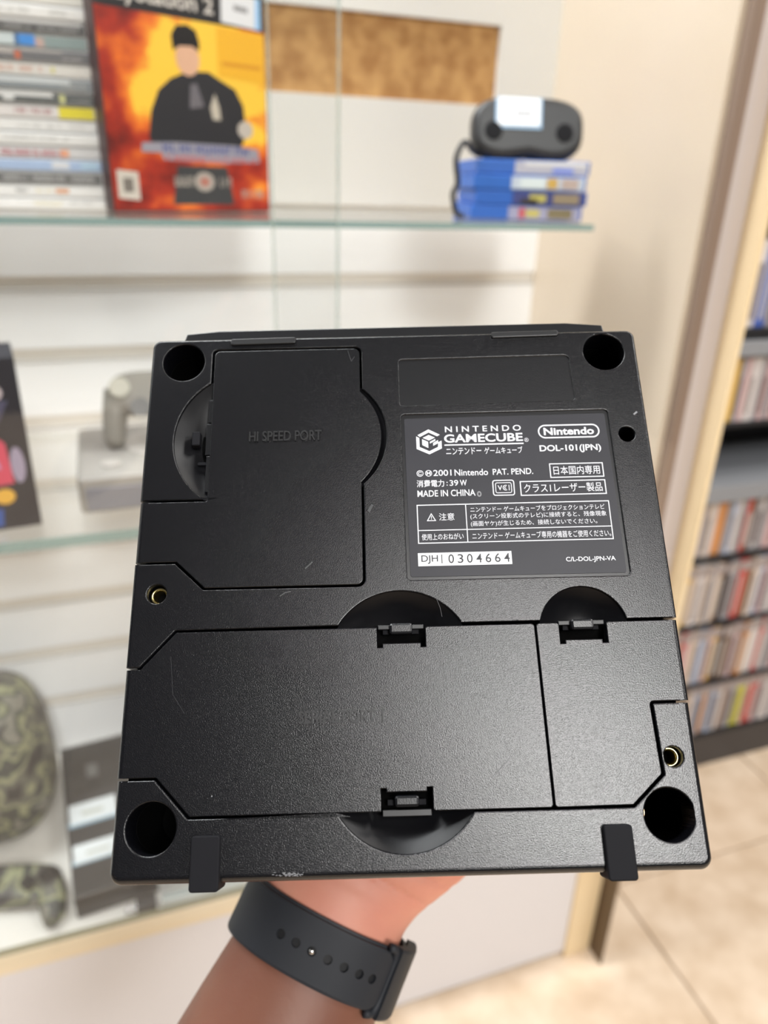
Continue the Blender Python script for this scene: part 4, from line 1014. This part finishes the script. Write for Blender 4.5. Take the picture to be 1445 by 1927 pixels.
# watch frame: X across the wrist, Y along the arm (towards the elbow), Z away from the viewer
wx = (sdv * math.cos(0)).normalized(); wy = ax; wz = Vector((0, 0, 1))
if wx.cross(wy).dot(wz) < 0: wx = -wx
wp = Vector(P_(14))
WMl = Matrix(((wx.x, wy.x, wz.x, wp.x * .001), (wx.y, wy.y, wz.y, wp.y * .001), (wx.z, wy.z, wz.z, wp.z * .001), (0, 0, 0, 1)))
wt = tag(empty('wristwatch', matrix=CM @ WMl), 'dark slate sports watch with perforated rubber strap on the wrist', 'watch')
SA, SB = 31.0, 23.4
def el_pt(a, off, y):                              # a: 0 = facing the viewer (-z), positive towards +x
    s, c = math.sin(a), math.cos(a)
    e = .88
    return Vector(((SA + off) * math.copysign(abs(s) ** e, s), y, -(SB + off) * math.copysign(abs(c) ** e, c))) * .001
def strap_band(a0, a1, off0, off1, hw, n=60, taper=None, closed=False):
    bm = bmesh.new(); rows = []
    cs = [(-1, 0), (-1, 1), (-.92, 1.12), (.92, 1.12), (1, 1), (1, 0)]
    for i in range(n + 1):
        t = i / n; a = a0 + (a1 - a0) * t; w = hw if taper is None else hw * taper(t)
        row = [bm.verts.new(el_pt(a, off0 + (off1 - off0) * z / 1.12 * 1.0, s * w)) for s, z in cs]
        rows.append(row)
    for p, q in zip(rows, rows[1:]):
        for k in range(6): bm.faces.new((p[k], p[(k + 1) % 6], q[(k + 1) % 6], q[k]))
    if not closed: bm.faces.new(rows[0]); bm.faces.new(rows[-1][::-1])
    return bm
d2r = math.radians
bm_obj('lower_strap', strap_band(d2r(-160), d2r(165), -.1, 1.5, 11.2, 90), M['strap'], wt, smooth=False, label='inner strap layer')
# outer layer with punched holes and a round end
end = d2r(53)
def tp(t):
    q = (t - .93) / .07
    return 1 if q < 0 else .45 + .55 * max(1 - q ** 2.6, 0.0) ** .5
ob = bm_obj('outer_strap', strap_band(d2r(-150), end, 1.6, 3.9, 10.4, 120, tp), M['strap'], wt, label='perforated strap layer')
hb = bmesh.new(); hole_as = [math.copysign(math.asin((abs(x) / (SA + 3.9)) ** (1 / .88)), x) for x in (-13.5, -7.2, -.8, 5.6, 12.0, 18.0, 23.0)]
for a in hole_as:
    p0 = el_pt(a, 2.6, 0); p1 = el_pt(a, 6, 0); dr = (el_pt(a, 6, 0) - el_pt(a, 1, 0)).normalized()
    tube(hb, [p0, p0 + dr * .004], [.00165, .00165], 20, up=(0, 1, 0))
bmesh.ops.recalc_face_normals(hb, faces=hb.faces)
hm = bpy.data.meshes.new('h'); hb.to_mesh(hm); hb.free(); ho = bpy.data.objects.new('h', hm); COL.objects.link(ho); ho.parent = wt
md = ob.modifiers.new('b', 'BOOLEAN'); md.operation = 'DIFFERENCE'; md.object = ho; md.solver = 'EXACT'
nm = evaluate(ob); ob.modifiers.clear(); old = ob.data; ob.data = nm; bpy.data.objects.remove(ho)
for a in hole_as:
    bm = bmesh.new(); p0 = el_pt(a, 2.62, 0); dr = (el_pt(a, 6, 0) - el_pt(a, 1, 0)).normalized()
    tube(bm, [p0, p0 + dr * .0002], [.0016, .0016], 20, up=(0, 1, 0)); bm_obj('strap_hole', bm, M['strap_hole'], wt)
a = hole_as[2]; dr = (el_pt(a, 6, 0) - el_pt(a, 1, 0)).normalized(); p0 = el_pt(a, 2.8, 0)
bm = bmesh.new(); tube(bm, [p0, p0 + dr * .0016, p0 + dr * .0021], [.0009, .0011, .0004], 16, up=(0, 1, 0)); bm_obj('clasp_pin', bm, M['steel'], wt, label='shiny steel clasp pin', smooth=True)
# loop that swallows the strap end at the right
bm = strap_band(d2r(54), d2r(100), 1.6, 5.4, 12.4, 30)
bm_obj('keeper_loop', bm, M['strap'], wt, label='thick strap loop at the right')
# raised frame round the tail's end
bm = bmesh.new()
path = []
for t in range(25):
    b = -PI / 2 + PI * t / 24; path.append(el_pt(d2r(45) + d2r(11) * max(math.cos(b), 0) ** .5, 3.0, 11.4 * math.copysign(abs(math.sin(b)) ** .6, math.sin(b))))
tube(bm, path, [.0016] * 25, 10, up=(.3, .2, 1)); bm_obj('loop_rim', bm, M['strap'], wt, smooth=True)
# watch body on the far side
bm = bmesh.new(); superbox(bm, .0175, .0205, .0055, .45, 36, 14, Matrix.Translation((0, 0, .0295))); bm_obj('watch_case', bm, M['alu'], wt, smooth=True)
bm = bmesh.new(); superbox(bm, .0155, .0185, .0020, .45, 36, 10, Matrix.Translation((0, 0, .0340))); bm_obj('watch_glass', bm, M['screen'], wt, smooth=True)
bm = bmesh.new(); tube(bm, [(.0165, .004, .0295), (.0195, .004, .0295)], [.003, .003], 18, up=(0, 0, 1)); bm_obj('crown', bm, M['steel'], wt)
